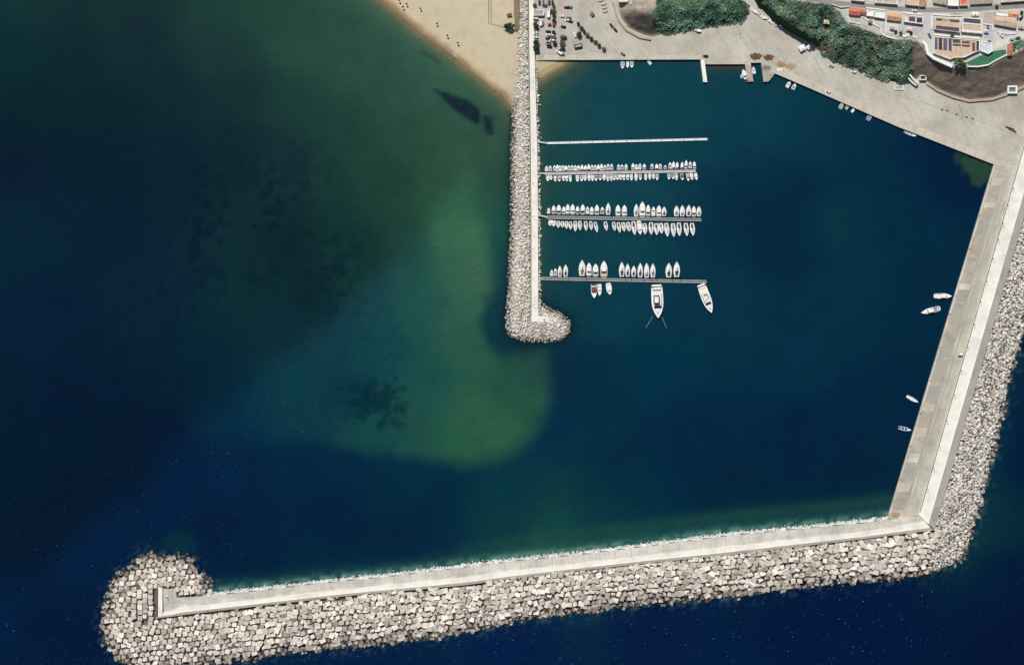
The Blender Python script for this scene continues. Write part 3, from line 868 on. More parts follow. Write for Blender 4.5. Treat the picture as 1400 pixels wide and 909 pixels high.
def chamfer_block(name, grooves):
    me = bpy.data.meshes.new(name)
    bm = bmesh.new(); bmesh.ops.create_cube(bm, size=1.0)
    for v in bm.verts:
        if v.co.z > 0: v.co.x *= .92; v.co.y *= .92
    bmesh.ops.bevel(bm, geom=list(bm.edges), offset=.045, segments=1, affect='EDGES')
    if grooves:
        g = bmesh.ops.create_cube(bm, size=1.0, matrix=Matrix.Translation((0, 0, .49)) @ Matrix.Diagonal((.22, .22, .08, 1)))
    bm.to_mesh(me); bm.free(); me.materials.append(M['block'])
    return me


bmesh_var = [chamfer_block('armour_block', False), chamfer_block('armour_block', True), chamfer_block('armour_block', False)]
L_TOP = 'pale concrete armour block heaped loosely on the rounded upper lobe of the breakwater head'
L_NEAT = 'pale concrete armour block laid in neat columns left of the brown-edged breakwater end wall'
L_WET = 'brown-stained concrete armour block at the waterline of the breakwater head'
L_LOW = 'pale concrete armour block piled on the lower seaward slope by the breakwater head'
hz = block_z(BX, BY)
hd_ = pdist(BX, BY, BW_OUT)
first = None
for i in range(N_IND + len(neat)):
    if i < N_IND:
        x, y, z = BX[i], BY[i], float(hz[i]) + R.uniform(-1.0, 1.0)
        lab = L_WET if hd_[i] < 6.5 else (L_TOP if y < 806 else L_LOW)
        eu = (R.gauss(0, .24), R.gauss(0, .24), R.uniform(-.45, .45) + (0.0 if y > 800 else R.uniform(-.6, .6)))
        s = R.uniform(3.7, 4.5)
    else:
        x, y = neat[i - N_IND]; z = float(block_z(np.array([x]), np.array([y]))[0]) + .2
        lab = L_NEAT; z += R.uniform(-.5, .7); eu = (R.gauss(0, .12), R.gauss(0, .12), R.gauss(0, .13)); s = R.uniform(3.8, 4.3)
    o = link('armour_block', bmesh_var[i % 3], None, W(x, y, z))
    o.rotation_euler = eu; o.scale = (s, s * R.uniform(.9, 1.08), s * .9)
    tag(o, lab, 'armour block', 'concrete armour blocks on the breakwater head')
# the rest of the seaward blocks
rx, ry, rz = BX[N_IND:], BY[N_IND:], hz[N_IND:]
rs = np.random.RandomState(4)
o = rocks('armour_blocks', rx, ry, rz + rs.uniform(-1.1, 1.0, len(rx)), rs.uniform(3.3, 4.7, len(rx)), M['blocks'], .28, .04, 6, None, .92, .5)
tag(o, 'mass of pale concrete armour blocks along the seaward side of the long breakwater', 'armour blocks', kind='stuff')
fx, fy = hexgrid(ROCK_S, 19, .45, .4, 15)
k = fx > 330
fx, fy = fx[k], fy[k]; fz = block_z(fx, fy)
o = rocks('armour_rubble', fx, fy, fz + 1.1, rs.uniform(1.2, 2.6, len(fx)), M['blocks'], .5, .08, 16, None, .9)
tag(o, 'smaller broken concrete rubble lodged between the seaward armour blocks', 'rubble', kind='stuff')
# small stones at the waterline all along the outside
wx_, wy_, = [], []
for (x0, y0), (x1, y1) in zip(BW_OUT[:-1], BW_OUT[1:]):
    n = int(math.hypot(x1 - x0, y1 - y0) / 1.6)
    for i in range(n):
        t = R.random(); wx_.append(x0 + (x1 - x0) * t + R.gauss(0, 2.4)); wy_.append(y0 + (y1 - y0) * t + R.gauss(0, 2.4))
wx_ = np.array(wx_); wy_ = np.array(wy_)
o = rocks('waterline_rubble', wx_, wy_, rs.uniform(-.6, .5, len(wx_)), rs.uniform(1.2, 3.4, len(wx_)), M['blocks'], .5, .12, 19)
tag(o, 'wet brown rubble awash along the outer foot of the breakwater and mole', 'rubble', kind='stuff')
# harbour-side fringe of washed stones
qx, qy = [], []
for i in range(8000):
    x = R.uniform(258, 1213); y = lerp_line(SLAB_N, x) + 1 - abs(R.gauss(0, 2.3)) - R.uniform(0, 1.6)
    qx.append(x); qy.append(y)
qx = np.array(qx); qy = np.array(qy); qd = np.array([lerp_line(SLAB_N, x) for x in qx]) - qy
o = rocks('washed_stones', qx, qy, np.clip(1.9 - .36 * qd, -.3, 2.2), rs.uniform(.5, 1.2, len(qx)), M['rock_white'], .5, .16, 23)
tag(o, 'fringe of small white washed stones along the harbour side of the long breakwater', 'stones', kind='stuff')

# --- right mole
mole = thing('mole', 'broad concrete mole with a working quay, bright upper deck and grey outer parapet', 'mole')


def ml(a, b):                   # line from top (a at y=225) to bottom (b near the corner), continued above
    t = 1.45
    return [(a[0] + (a[0] - b[0]) * (t - 1) * .9, a[1] + (a[1] - b[1]) * (t - 1) * .9), a, b]


Lq = [(1358.8, 225), (1213, 709)]
Lm = [(1376, 229), (1236, 707)]
Ld = [(1391.5, 228), (1256, 704)]
Lb = [(1411, 228), (1270, 717)]
Lg = [(1420, 228), (1278, 724)]


def ext(L, y):
    (x0, y0), (x1, y1) = L
    return (x0 + (x0 - x1) * (y0 - y) / (y1 - y0), y)


slab('quay_deck', [Lq[0], Lm[0], Lm[1], Lq[1]], 2.05, M['quay'], 7, mole, None)
slab('roadway', [Lm[0], Ld[0], Ld[1], Lm[1]], 2.35, M['quay2'], 7, mole, None)
slab('upper_deck', [ext(Ld, 40), ext(Lb, 40), Lb[1], (1263.5, 711), Ld[1]], 4.6, M['bright'], 8, mole, None)
slab('parapet', [ext(Lb, 40), ext(Lg, 40), Lg[1], (1272.3, 718.8), Lb[1]], 6.0, M['grey_conc'], 9, mole, None)


def strip(L, off0, off1, y0, y1, z, mat, name, parent):
    a = ext(L, y0); b = ext(L, y1)
    return sheet(name, [(a[0] + off0, y0), (a[0] + off1, y0), (b[0] + off1, y1), (b[0] + off0, y1)], z, mat, parent, None)


# edge coping, pipe along the deck step, cross joints and lighter bays of the quay
strip(Lq, .2, 2.2, 228, 704, 2.062, M['slab'], 'edge_coping', mole)
strip(Ld, .3, 1.3, 190, 700, 4.62, M['dark_joint'], 'deck_gutter', mole)
strip(Lm, -3.2, -.6, 240, 690, 2.06, M['grey_conc'], 'crane_track', mole)
strip(Lm, 4.0, 5.2, 240, 690, 2.36, M['grey_conc'], 'wheel_track', mole)
for y0, y1, mt in ((243, 254, 'tan_slab'), (277, 284, 'slab'), (300, 322, 'grey_conc'), (388, 396, 'slab'), (396, 413, 'grey_conc'), (415, 436, 'grey_conc'), (463, 488, 'grey_conc'),
                   (492, 522, 'grey_conc'), (527, 549, 'grey_conc'), (553, 562, 'tan_slab'), (584, 597, 'tan_slab'), (620, 632, 'slab'), (636, 655, 'grey_conc'), (660, 672, 'tan_slab'), (680, 697, 'grey_conc')):
    strip(Lq, 3.4, 18.5, y0, y1, 2.066, M[mt], 'deck_bay', mole)
MR = [(1404, 300), (1413, 380)] + BW_OUT[:12] + [(1283, 727), Lg[1], ext(Lg, 400), ext(Lg, 228), (1440, 228)]
gx, gy = hexgrid(MR, 3.5, .36, .5, 8)
gd = pdist(gx, gy, BW_OUT) * S
gz = np.clip(-.2 + .2 * gd, -.2, 4.4)
o = rocks('mole_armour', gx, gy, gz + rs.uniform(-.5, .6, len(gx)), rs.uniform(1.5, 2.5, len(gx)), M['rock'], .45, .14, 27)
tag(o, 'bank of pale quarry rock armouring the seaward side of the mole', 'rock armour', kind='stuff')
core('rubble_core', [(1500, 200)] + BW_OUT[:12] + [(1277, 724), (1296, 620), (1371, 360), (1415, 200)],
     lambda X, Y: np.where(sdist(X, Y, [(1440, 228)] + BW_OUT[:12] + [(1277, 724), (1296, 620), (1371, 360), (1411, 228)]) > -3, np.clip(-1.4 + .17 * pdist(X, Y, BW_OUT) * S, -3, 3.2), -3), M['core_pale'], 4.0, mole)

# --- jetty
jt = thing('jetty', 'straight concrete jetty walkway ending in a short L beside the pontoons', 'jetty')
JT_POLY = JETTY_W + [(733, 400), (732, 90), (730, 60), (728, -60)]
J_AX0, J_AX1 = [(720.5, -60), (721.5, 60), (723.5, 180), (724.6, 300), (724.8, 441)], [(729.5, -60), (730.5, 60), (732.5, 130), (734.5, 200), (735.5, 300), (736, 432)]
slab('walkway', [(721.8, -60), (722.8, 60), (724.6, 180), (725.8, 300), (726, 440)] + [(751, 440.5), (751, 432.5)] + J_AX1[::-1], 2.5, M['jetty'], 5, jt, None)
slab('parapet', [(720.6, -60), (721.6, 60), (723.4, 180), (724.6, 300), (724.8, 441.5), (726, 441.5), (725.8, 300), (724.6, 180), (722.8, 60), (721.8, -60)], 3.4, M['grey_conc'], 6, jt, None)
sheet('gutter', [(721.9, -60), (722.9, 60), (724.7, 180), (725.9, 300), (726.1, 432), (726.7, 432), (726.5, 300), (725.3, 180), (723.6, 60), (722.6, -60)], 2.51, M['dark_joint'], jt, None)


def jz(X, Y):
    d = sdist(X, Y, JT_POLY) * S
    return np.clip(-1.3 + .34 * d, -3, 1.6)


core('rubble_core', JT_POLY, jz, M['core_pale'], 2.5, jt)
jw = JETTY_W[1:] + [(736.5, 432), (751, 432), (752, 441.5), (724.4, 442), (723.6, 180), (721.4, 60), (720.5, -40), (708, -40)]
jx, jy = hexgrid(jw, 2.5, .36, .2, 9)
jd = pdist(jx, jy, JETTY_W) * S
o = rocks('jetty_rocks', jx, jy, np.clip(-.5 + .26 * jd, -.5, 2.6) + rs.uniform(-.4, .4, len(jx)), rs.uniform(1.05, 1.8, len(jx)), M['rock_jetty'], .45, .15, 33)
tag(o, 'bank of grey-white quarry rock on the sea side and rounded tip of the jetty', 'rock armour', kind='stuff')
ex, ey = [], []
for i in range(420):
    y = R.uniform(86, 420); x = float(np.interp(y, [60, 130, 200, 300, 432], [730.5, 732.5, 734.5, 735.5, 736])) + .3 + abs(R.gauss(0, 1.6))
    ex.append(x); ey.append(y)
o = rocks('jetty_fringe', np.array(ex), np.array(ey), rs.uniform(-.1, .8, len(ex)), rs.uniform(.7, 1.7, len(ex)), M['rock'], .4, .15, 35)
tag(o, 'thin fringe of small stones on the pontoon side of the jetty', 'stones', kind='stuff')

# --- three stub piers on the town quay
for poly, lab in (([(957.7, 82), (961.5, 112.5), (967, 112.5), (963, 82)], 'narrow white concrete finger pier standing alone on the town quay'),
                  ([(1018, 84), (1022, 112), (1030, 112), (1026, 84)], 'brownish finger pier with white boats moored on both of its sides'),
                  ([(1040.4, 84), (1044, 112), (1051, 112), (1059.7, 100.8), (1052, 92)], 'wedge-shaped stub pier strewn with brown fishing gear')):
    t = thing('finger_pier', lab, 'pier')
    slab('deck', poly, 2.03, M['jetty'] if 'white' in lab[:12] else M['quay'], 6, t, None)
    q = [(x * .5 + sum(p[0] for p in poly) / len(poly) * .5, y * .5 + sum(p[1] for p in poly) / len(poly) * .5) for x, y in poly]
    m = MB(); cx = sum(p[0] for p in poly) / len(poly)
    for j in range(2):
        c = W(cx - 1.8 + 3.4 * j, 110.5, 2.03); m.tube(c, c + Vector((0, 0, .6)), .28, .22)
    m.build('bollard', M['rust'], t)

# ------------------------------------------------------------------ pontoons
def pontoon(x0, y0, x1, y1, wid, mat, label, gang, rails=True, sag=0.0):
    t = thing('pontoon', label, 'pontoon')
    n = 14
    m = MB(); fl = MB()
    for i in range(n):
        a = i / n; b = (i + 1) / n - .004
        def P(u, s, z):
            x = x0 + (x1 - x0) * u; y = y0 + (y1 - y0) * u + sag * (1 - (1 - u) ** 8) - sag
            return W(x, y + s * wid / 2, z)
        top = [P(a, 1, .62), P(b, 1, .62), P(b, -1, .62), P(a, -1, .62)]
        bot = [Vector((p.x, p.y, .32)) for p in top]
        m.prism(top, bot)
        c = [P(a, .8, .316), P(b + .004, .8, .316), P(b + .004, -.8, .316), P(a, -.8, .316)]
        fl.prism(c, [Vector((p.x, p.y, -.5)) for p in c])
    m.build('deck', mat, t); fl.build('float', P_GREY, t)
    g = MB(); (gx0, gy0), (gx1, gy1), gw = gang
    top = [W(gx0, gy0 + gw / 2, 2.4), W(gx1, gy1 + gw / 2, .75), W(gx1, gy1 - gw / 2, .75), W(gx0, gy0 - gw / 2, 2.4)]
    g.prism(top, [p - Vector((0, 0, .25)) for p in top]); g.build('gangway', P_ALU, t)
    ed = MB()
    for s in (-1, 1):
        p = [W(x0 + (x1 - x0) * u, y0 + (y1 - y0) * u + sag * (1 - (1 - u) ** 8) - sag + s * wid * .46, .68) for u in [k / 20 for k in range(21)]]
        for a, b in zip(p[:-1], p[1:]): ed.tube(a, b, .13, n=5)
    ed.build('fender_rail', P_WHITE, t)
    for u in [k / 9 + .05 for k in range(9)]:
        b = MB(); c = W(x0 + (x1 - x0) * u, y0 + (y1 - y0) * u + sag * (1 - (1 - u) ** 8) - sag - wid * .3, .62)
        b.box(c.x - .18, c.x + .18, c.y - .18, c.y + .18, .62, 1.65, taper=.04).build('service_pedestal', P_WHITE, t)
    return t


deck_pale = worn('pale_planks', (.66, .69, .71), .12, .9)
deck_grey = worn('grey_planks', (.44, .41, .42), .2, .9)
deck_brown = worn('brown_grey_planks', (.19, .165, .165), .3, .9)
pontoon(748, 195.9, 967.5, 190.4, 2.9, deck_pale, 'empty pale floating pontoon with no boats, nearest the beach corner', ((735, 194), (749, 196), 2.0))
pontoon(744.5, 237.6, 951.5, 233.9, 3.3, deck_grey, 'floating pontoon packed with small motorboats on both sides', ((735, 236.5), (745.5, 237.5), 1.8))
pontoon(747.5, 297.2, 958.8, 300.6, 3.8, deck_brown, 'brown-grey floating pontoon lined with sailing boats along its lower side', ((734, 293.8), (748.5, 297), 2.0))
pontoon(740, 380.8, 966, 385.2, 3.8, deck_brown, 'longest floating pontoon, with two big motor yachts on its lower side', ((735.5, 380), (741, 380.8), 2.4))


# ------------------------------------------------------------------ boats
def half(t, kind):
    if kind == 'sail': b = (.70 + .30 * math.sin(min(1, t / .45) * math.pi / 2)) if t < .45 else (1 - ((t - .45) / .55) ** 2.0)
    elif kind == 'motor': b = (.90 + .10 * math.sin(min(1, t / .4) * math.pi / 2)) if t < .4 else (1 - ((t - .4) / .6) ** 2.6)
    elif kind == 'yacht': b = (.92 + .08 * math.sin(min(1, t / .4) * math.pi / 2)) if t < .45 else (1 - ((t - .45) / .55) ** 2.4)
    else: b = (.72 + .28 * math.sin(min(1, t / .45) * math.pi / 2)) if t < .45 else (1 - ((t - .45) / .55) ** 2.3)
    return max(b, .0)


def hull_mesh(L, B, Hh, kind, mat, parent, n=12, z0=-.35):
    """outer shell with a thick gunwale; bow at +Y, origin amidships on the waterline"""
    m = MB(); rings = []
    for i in range(n + 1):
        t = i / n; y = -L / 2 + L * t; hb = max(.03, half(t, kind) * B / 2)
        sh = Hh * (1 + .28 * t * t)
        iy = y if i < n else y - .25
        g = min(.16, hb * .5)
        rings.append([(-hb * .72, y * .97, z0), (-hb, y, sh * .55), (-hb, y, sh), (-hb + g, iy, sh), (-hb + g, iy, sh - .25),
                      (hb - g, iy, sh - .25), (hb - g, iy, sh), (hb, y, sh), (hb, y, sh * .55), (hb * .72, y * .97, z0)])
    k = 10
    for r in rings: m.v += r
    for i in range(n):
        for j in range(k - 1):
            if j == 4: continue
            m.f.append((i * k + j, i * k + j + 1, (i + 1) * k + j + 1, (i + 1) * k + j)); m.m.append(0)
    m.f.append(tuple(range(0, k))); m.m.append(0)
    return m.build('hull', mat, parent)


def deck_mesh(L, B, Hh, kind, t0, t1, drop, mat, name, parent, inset=.12, lift=0.0):
    m = MB(); a = []; b = []
    n = 8
    for i in range(n + 1):
        t = t0 + (t1 - t0) * i / n; y = -L / 2 + L * t; hb = max(.02, half(t, kind) * B / 2 - inset)
        z = Hh * (1 + .28 * t * t) - drop
        a.append((-hb, y, z)); b.append((hb, y, z))
    for i in range(n):
        m.quad(a[i], b[i], b[i + 1], a[i + 1])
    return m.build(name, mat, parent)


def loftbox(name, mat, parent, secs):
    """secs: list of (y, halfwidth bottom, halfwidth top, z bottom, z top)"""
    m = MB(); n = len(secs)
    for y, wb, wt, zb, zt in secs: m.v += [(-wb, y, zb), (-wt, y, zt), (wt, y, zt), (wb, y, zb)]
    for i in range(n - 1):
        for j in range(4):
            k = (j + 1) % 4
            m.f.append((i * 4 + j, i * 4 + k, (i + 1) * 4 + k, (i + 1) * 4 + j)); m.m.append(0)
    m.f.append((3, 2, 1, 0)); m.f.append(tuple((n - 1) * 4 + j for j in range(4))); m.m += [0, 0]
    return m.build(name, mat, parent)


protos = {}


def open_motorboat(key, floor=P_GREY, hull=P_WHITE, canvas=None):
    t = thing('motorboat', 'x', 'motorboat')
    L, B, h = 5.6, 2.3, .75
    hull_mesh(L, B, h, 'motor', hull, t)
    deck_mesh(L, B, h, 'motor', .56, .99, .05, P_WHITE, 'foredeck', t)
    deck_mesh(L, B, h, 'motor', .01, .57, .30, floor, 'cockpit_floor', t, .16)
    loftbox('windscreen', P_SMOKE, t, [(.35, .8, .7, .7, 1.15), (.55, .78, .5, .7, .78)])
    MB().box(-.85, .85, -2.1, -1.6, .45, .85).box(-.75, -.25, -.6, -.1, .45, 1.0).box(.25, .75, -.6, -.1, .45, 1.0).build('seat', P_WHITE, t)
    loftbox('outboard_motor', P_BLACK, t, [(-3.25, .16, .12, .1, 1.0), (-2.85, .22, .18, .1, 1.25)])
    if canvas: loftbox('canopy', canvas, t, [(-1.7, .95, .8, 1.6, 1.68), (-.7, 1.0, .85, 1.68, 1.80), (.35, .95, .8, 1.55, 1.63)])
    protos[key] = t; return t


def cabin_boat(key, floor=P_TEAK, hull=P_WHITE, top=P_WHITE):
    t = thing('cabin_boat', 'x', 'motorboat')
    L, B, h = 8.2, 2.9, 1.05
    hull_mesh(L, B, h, 'motor', hull, t)
    deck_mesh(L, B, h, 'motor', .48, .99, .04, P_WHITE, 'foredeck', t)
    deck_mesh(L, B, h, 'motor', .01, .49, .45, floor, 'cockpit_floor', t, .18)
    c = loftbox('cabin', top, t, [(-1.3, 1.08, .98, .9, 2.25), (.9, 1.05, .92, .95, 2.2), (1.25, 1.0, .75, .95, 1.55), (2.6, .6, .4, 1.1, 1.3)])
    loftbox('windscreen', P_SMOKE, c, [(.85, .97, .93, 1.62, 2.12), (1.32, .83, .74, 1.5, 1.62)])
    MB().box(-1.0, 1.0, -3.7, -3.1, .6, 1.05).build('bench', P_DECK, t)
    loftbox('swim_platform', P_DECK, t, [(-4.6, 1.0, 1.0, .25, .35), (-4.08, 1.1, 1.1, .25, .35)])
    protos[key] = t; return t


def sailboat(key, cover=P_BLUE, hull=P_WHITE, well=P_DARK):
    t = thing('sailboat', 'x', 'sailing boat')
    L, B, h = 10.4, 3.3, 1.1
    hull_mesh(L, B, h, 'sail', hull, t)
    deck_mesh(L, B, h, 'sail', .012, .985, .03, P_DECK, 'deck', t)
    loftbox('coachroof', P_WHITE, t, [(-1.5, .95, .85, 1.05, 1.62), (.6, .95, .82, 1.05, 1.6), (2.6, .55, .42, 1.15, 1.42)])
    loftbox('cockpit_well', well, t, [(-4.4, .62, .62, 1.02, 1.16), (-1.6, .78, .78, 1.05, 1.18)])
    loftbox('sprayhood', cover, t, [(-1.85, .85, .7, 1.3, 2.0), (-1.2, .8, .5, 1.5, 1.9)])
    mm = MB().tube((0, .9, 1.4), (0, .9, 13.6), .11, .07, 8).build('mast', P_ALU, t)
    MB().tube((-.9, .9, 8.5), (.9, .9, 8.5), .04, n=5).build('spreader', P_ALU, mm)
    b = MB().tube((0, .75, 2.5), (0, -3.4, 2.6), .09, .08, 6).build('boom', P_ALU, t)
    MB().tube((0, .7, 2.68), (0, -3.2, 2.76), .22, .15, 7).build('sail_cover', cover, b)
    st = MB().tube((0, 5.0, 1.45), (0, .95, 13.3), .03, n=4).tube((0, -5.0, 1.2), (0, .85, 13.5), .03, n=4)
    st.tube((1.5, .5, 1.2), (.05, .9, 12.8), .03, n=4).tube((-1.5, .5, 1.2), (-.05, .9, 12.8), .03, n=4).build('rigging', P_ALU, t)
    protos[key] = t; return t


def rowing_boat(key, floor=P_GREY, hull=P_WHITE, cover=None):
    t = thing('small_boat', 'x', 'small boat')
    hull_mesh(5.6, 2.0, .6, 'row', hull, t)
    deck_mesh(5.6, 2.0, .6, 'row', .02, .97, .22, cover or floor, 'canvas_cover' if cover else 'bottom_boards', t, .15)
    m = MB()
    for y in (-1.5, -.1, 1.2): m.box(-.85, .85, y - .14, y + .14, .42, .5)
    m.build('thwart', P_DECK, t)
    deck_mesh(5.6, 2.0, .6, 'row', .78, .97, .02, P_WHITE, 'foredeck', t)
    protos[key] = t; return t


open_motorboat('open_grey'); open_motorboat('open_tan', P_DECK); open_motorboat('open_dark', P_DARK)
open_motorboat('canopy_white', P_GREY, canvas=P_WHITE); open_motorboat('canopy_blue', P_GREY, canvas=P_BLUE); open_motorboat('canopy_maroon', P_DARK, canvas=P_RED); open_motorboat('canopy_pink', P_GREY, canvas=P_PINK)
cabin_boat('cabin_teak'); cabin_boat('cabin_grey', P_GREY); cabin_boat('cabin_dark', P_DARK); cabin_boat('cabin_white', P_DECK)
sailboat('sail_blue'); sailboat('sail_white', P_WHITE); sailboat('sail_grey', P_GREY, well=P_GREY); sailboat('sail_maroon', P_RED); sailboat('sail_navyhull', P_BLUE, P_LBLUE, P_BLUE); sailboat('sail_dark', P_DARK)
rowing_boat('row_grey'); rowing_boat('row_teak', P_TEAK); rowing_boat('row_blue', P_GREY, P_WHITE, P_BLUE); rowing_boat('row_tint', P_DECK, P_LBLUE)
BASE = {'open': (5.9, 2.3), 'canopy': (5.9, 2.3), 'cabin': (8.4, 2.9), 'sail': (10.4, 3.3), 'row': (5.6, 2.0)}
DESC = {'open_grey': 'white open motorboat with grey floor', 'open_tan': 'white open motorboat with pale floor', 'open_dark': 'white open motorboat with dark floor',
        'canopy_white': 'white motorboat under a white canopy', 'canopy_blue': 'white motorboat under a blue canopy', 'canopy_maroon': 'white motorboat under a maroon canopy', 'canopy_pink': 'white motorboat under a pink canopy',
        'cabin_teak': 'white cabin boat with brown cockpit', 'cabin_grey': 'white cabin boat with grey cockpit', 'cabin_dark': 'white cabin boat with dark cockpit', 'cabin_white': 'white cabin boat with pale cockpit',
        'sail_blue': 'white sailboat with blue covers', 'sail_white': 'white sailboat with white covers', 'sail_grey': 'white sailboat with grey covers', 'sail_maroon': 'white sailboat with maroon covers',
        'sail_navyhull': 'light blue sailboat with dark blue covers', 'sail_dark': 'white sailboat with black covers', 'row_grey': 'small white boat with grey inside', 'row_teak': 'small white boat with brown inside',
        'row_blue': 'small white boat under a blue cover', 'row_tint': 'small pale blue boat'}
ONES = ['', 'first', 'second', 'third', 'fourth', 'fifth', 'sixth', 'seventh', 'eighth', 'ninth', 'tenth', 'eleventh', 'twelfth', 'thirteenth', 'fourteenth', 'fifteenth', 'sixteenth', 'seventeenth',
        'eighteenth', 'nineteenth', 'twentieth']


def ordi(n):
    if n <= 20: return ONES[n]
    tens = {20: 'twenty', 30: 'thirty', 40: 'forty'}[n // 10 * 10]
    return {30: 'thirtieth', 40: 'fortieth'}.get(n) or tens + '-' + ONES[n % 10]


used = set()


def place(key, stern, bow, label, group, wid=None, z=0.0):
    """boat from its stern point to its bow point on the survey grid"""
    a = W(*stern, z); b = W(*bow, z)
    d = b - a; L = d.length
    bl, bb = BASE[key.split('_')[0]]
    s = L / bl
    w = (wid * S / bb) if wid else s
    loc = (a + b) / 2; loc.z = z
    rz = math.atan2(d.y, d.x) - math.pi / 2
    zs = max(.7, min(1.3, s))
    p = protos[key]
    if key in used:
        o = dup(p, loc, rz, (w, s, zs), label, group)
    else:
        used.add(key); o = p; o.location = loc; o.rotation_euler = (0, 0, rz); o.scale = (w, s, zs); tag(o, label, None, group)
    return o


def row(spec, side, where, group, keys):
    for i, (x, ya, yb, dx, wd, key) in enumerate(spec):
        key = key or keys(i, abs(yb - ya))
        lab = '%s, %s from jetty, %s side of %s' % (DESC[key], ordi(i + 1), side, where)
        if len(lab.replace('-', ' ').split()) > 16: lab = lab.replace(' under a ', ' with ').replace('light blue sailboat with dark blue covers', 'light blue dark-covered sailboat')
        place(key, (x - dx / 2 + R.uniform(-.2, .2), ya), (x + dx / 2, yb), lab, group, wd)


# pontoon two
P2U = [747.3, 752.2, 757.9, 762.0, 765.6, 769.4, 773.4, 777.9, 782.3, 786.5, 790.9, 795.5, 800.2, 804.8, 809.4, 813.7, 817.9, 822.3, 826.9, 831.5, 836.2, 845.5, 850.3, 855.8, 865.2, 869.8, 874.8, 880.7,
       891.3, 897.7, 902.6, 909.4, 916, 920.7, 925.6, 932.3, 937.9, 943.5, 949.2]
P2L = [748.9, 753.2, 759, 764.6, 770.2, 774.7, 779.6, 789.4, 795, 799.6, 805.3, 810, 814.7, 820.3, 825.9, 830.9, 835.6, 839.8, 843.9, 848.3, 852.9, 858, 863.1, 869.6, 875.3, 882.7, 888.3, 893.4, 898.2,
       914.5, 920.2, 924.8, 932.3, 940.3, 945.4, 951.5]


def k_small(i, L):
    return R.choice(['open_grey', 'open_grey', 'open_tan', 'open_tan', 'canopy_white', 'canopy_white', 'open_dark', 'cabin_white', 'cabin_grey'] if L < 11 else ['cabin_white', 'cabin_grey', 'cabin_teak'])


pon2 = lambda x: 237.6 + (951 - 744.5 and (233.9 - 237.6) * (x - 744.5) / 207)
sp = []
for i, x in enumerate(P2U):
    y = pon2(x) - 2.8; L = R.uniform(7.9, 9.4) + (1.6 if x > 912 else 0) + (2.0 if abs(x - 937.9) < 1 else 0)
    if abs(x - 909.4) < 1: L = 6
    sp.append((x, y, y - L, R.uniform(-.5, .5), min(4.5, R.uniform(3.9, 4.6)), None))
row(sp, 'upper', 'motorboat pontoon', 'boats on the motorboat pontoon', k_small)
sp = []
for i, x in enumerate(P2L):
    y = pon2(x) + 2.6; L = R.uniform(7.8, 10.2) + (1.8 if x > 928 else 0)
    if i < 2: L -= 1.5
    sp.append((x, y, y + L, R.uniform(.1, .9) + (1.6 if x > 928 else 0), R.uniform(3.8, 4.6), {3: 'canopy_pink', 32: 'canopy_maroon', 33: 'canopy_pink'}.get(i)))
row(sp, 'lower', 'motorboat pontoon', 'boats on the motorboat pontoon', k_small)
# pontoon three
z3 = lambda v: 265 + v / 10.77
U3 = [(217, 205, 300, 730), (290, 170, 300, 730), (365, 160, 305, 730), (440, 185, 305, 730), (497, 150, 302, 730), (568, 150, 305, 730), (640, 180, 305, 730), (718, 155, 307, 730), (787, 185, 307, 730), (850, 190, 310, 730),
      (925, 160, 312, 730), (1005, 190, 312, 730), (1092, 135, 317, 730), (1235, 160, 328, 730), (1330, 165, 328, 730), (213, 150, 340, 850), (302, 115, 335, 850), (388, 160, 333, 850), (465, 185, 337, 850), (545, 170, 337, 850),
      (623, 190, 333, 850), (805, 175, 337, 850), (890, 170, 337, 850), (985, 165, 337, 850), (1060, 180, 340, 850), (1135, 185, 337, 850)]
K3 = ['open_tan', 'cabin_teak', 'cabin_dark', 'cabin_grey', 'cabin_white', 'cabin_white', 'cabin_dark', 'cabin_dark', 'open_tan', 'cabin_white', 'cabin_grey', 'open_dark', 'sail_grey', 'cabin_white', 'cabin_white',
      'sail_grey', 'cabin_white', 'cabin_grey', 'open_tan', 'cabin_white', 'sail_dark', 'sail_grey', 'sail_white', 'sail_dark', 'cabin_grey', 'sail_grey']
W3 = [4.2, 5.2, 6.4, 5, 5.4, 6, 5, 6.2, 4.4, 5.4, 6, 5, 6.6, 6.6, 7, 6.4, 8.2, 6, 5.4, 6.8, 6.2, 7, 7, 7, 5.6, 6.4]
row([(x0 + x / 10.77, z3(yb) - .2, z3(yt), .2, W3[i], K3[i]) for i, (x, yt, yb, x0) in enumerate(U3)], 'upper', 'sailboat pontoon', 'boats on the sailboat pontoon', None)
L3 = [(240, 385, 475, 730, -.9), (290, 385, 485, 730, 0), (358, 395, 505, 730, .3), (418, 400, 500, 730, .4), (478, 400, 520, 730, .5), (538, 405, 530, 730, .6), (608, 395, 560, 730, .4), (678, 395, 540, 730, .8),
      (763, 400, 548, 730, 1.2), (840, 400, 540, 730, 1.4), (915, 410, 575, 730, 3.4), (1060, 405, 548, 730, 2.4), (1180, 410, 550, 730, 2.4), (1252, 415, 575, 730, 2.8), (1320, 415, 560, 730, 2.4), (1388, 412, 560, 730, 2.6), (103, 415, 560, 850, 2.8),
      (180, 400, 612, 850, 2.4), (262, 400, 607, 850, 2.2), (340, 430, 600, 850, 1.2), (432, 415, 605, 850, .4), (512, 430, 612, 850, .8), (580, 425, 590, 850, 1.6), (663, 425, 637, 850, 2.4), (760, 430, 640, 850, 1.4),
      (845, 420, 627, 850, 1.0), (950, 425, 627, 850, 2.0), (1040, 425, 622, 850, 2.0)]
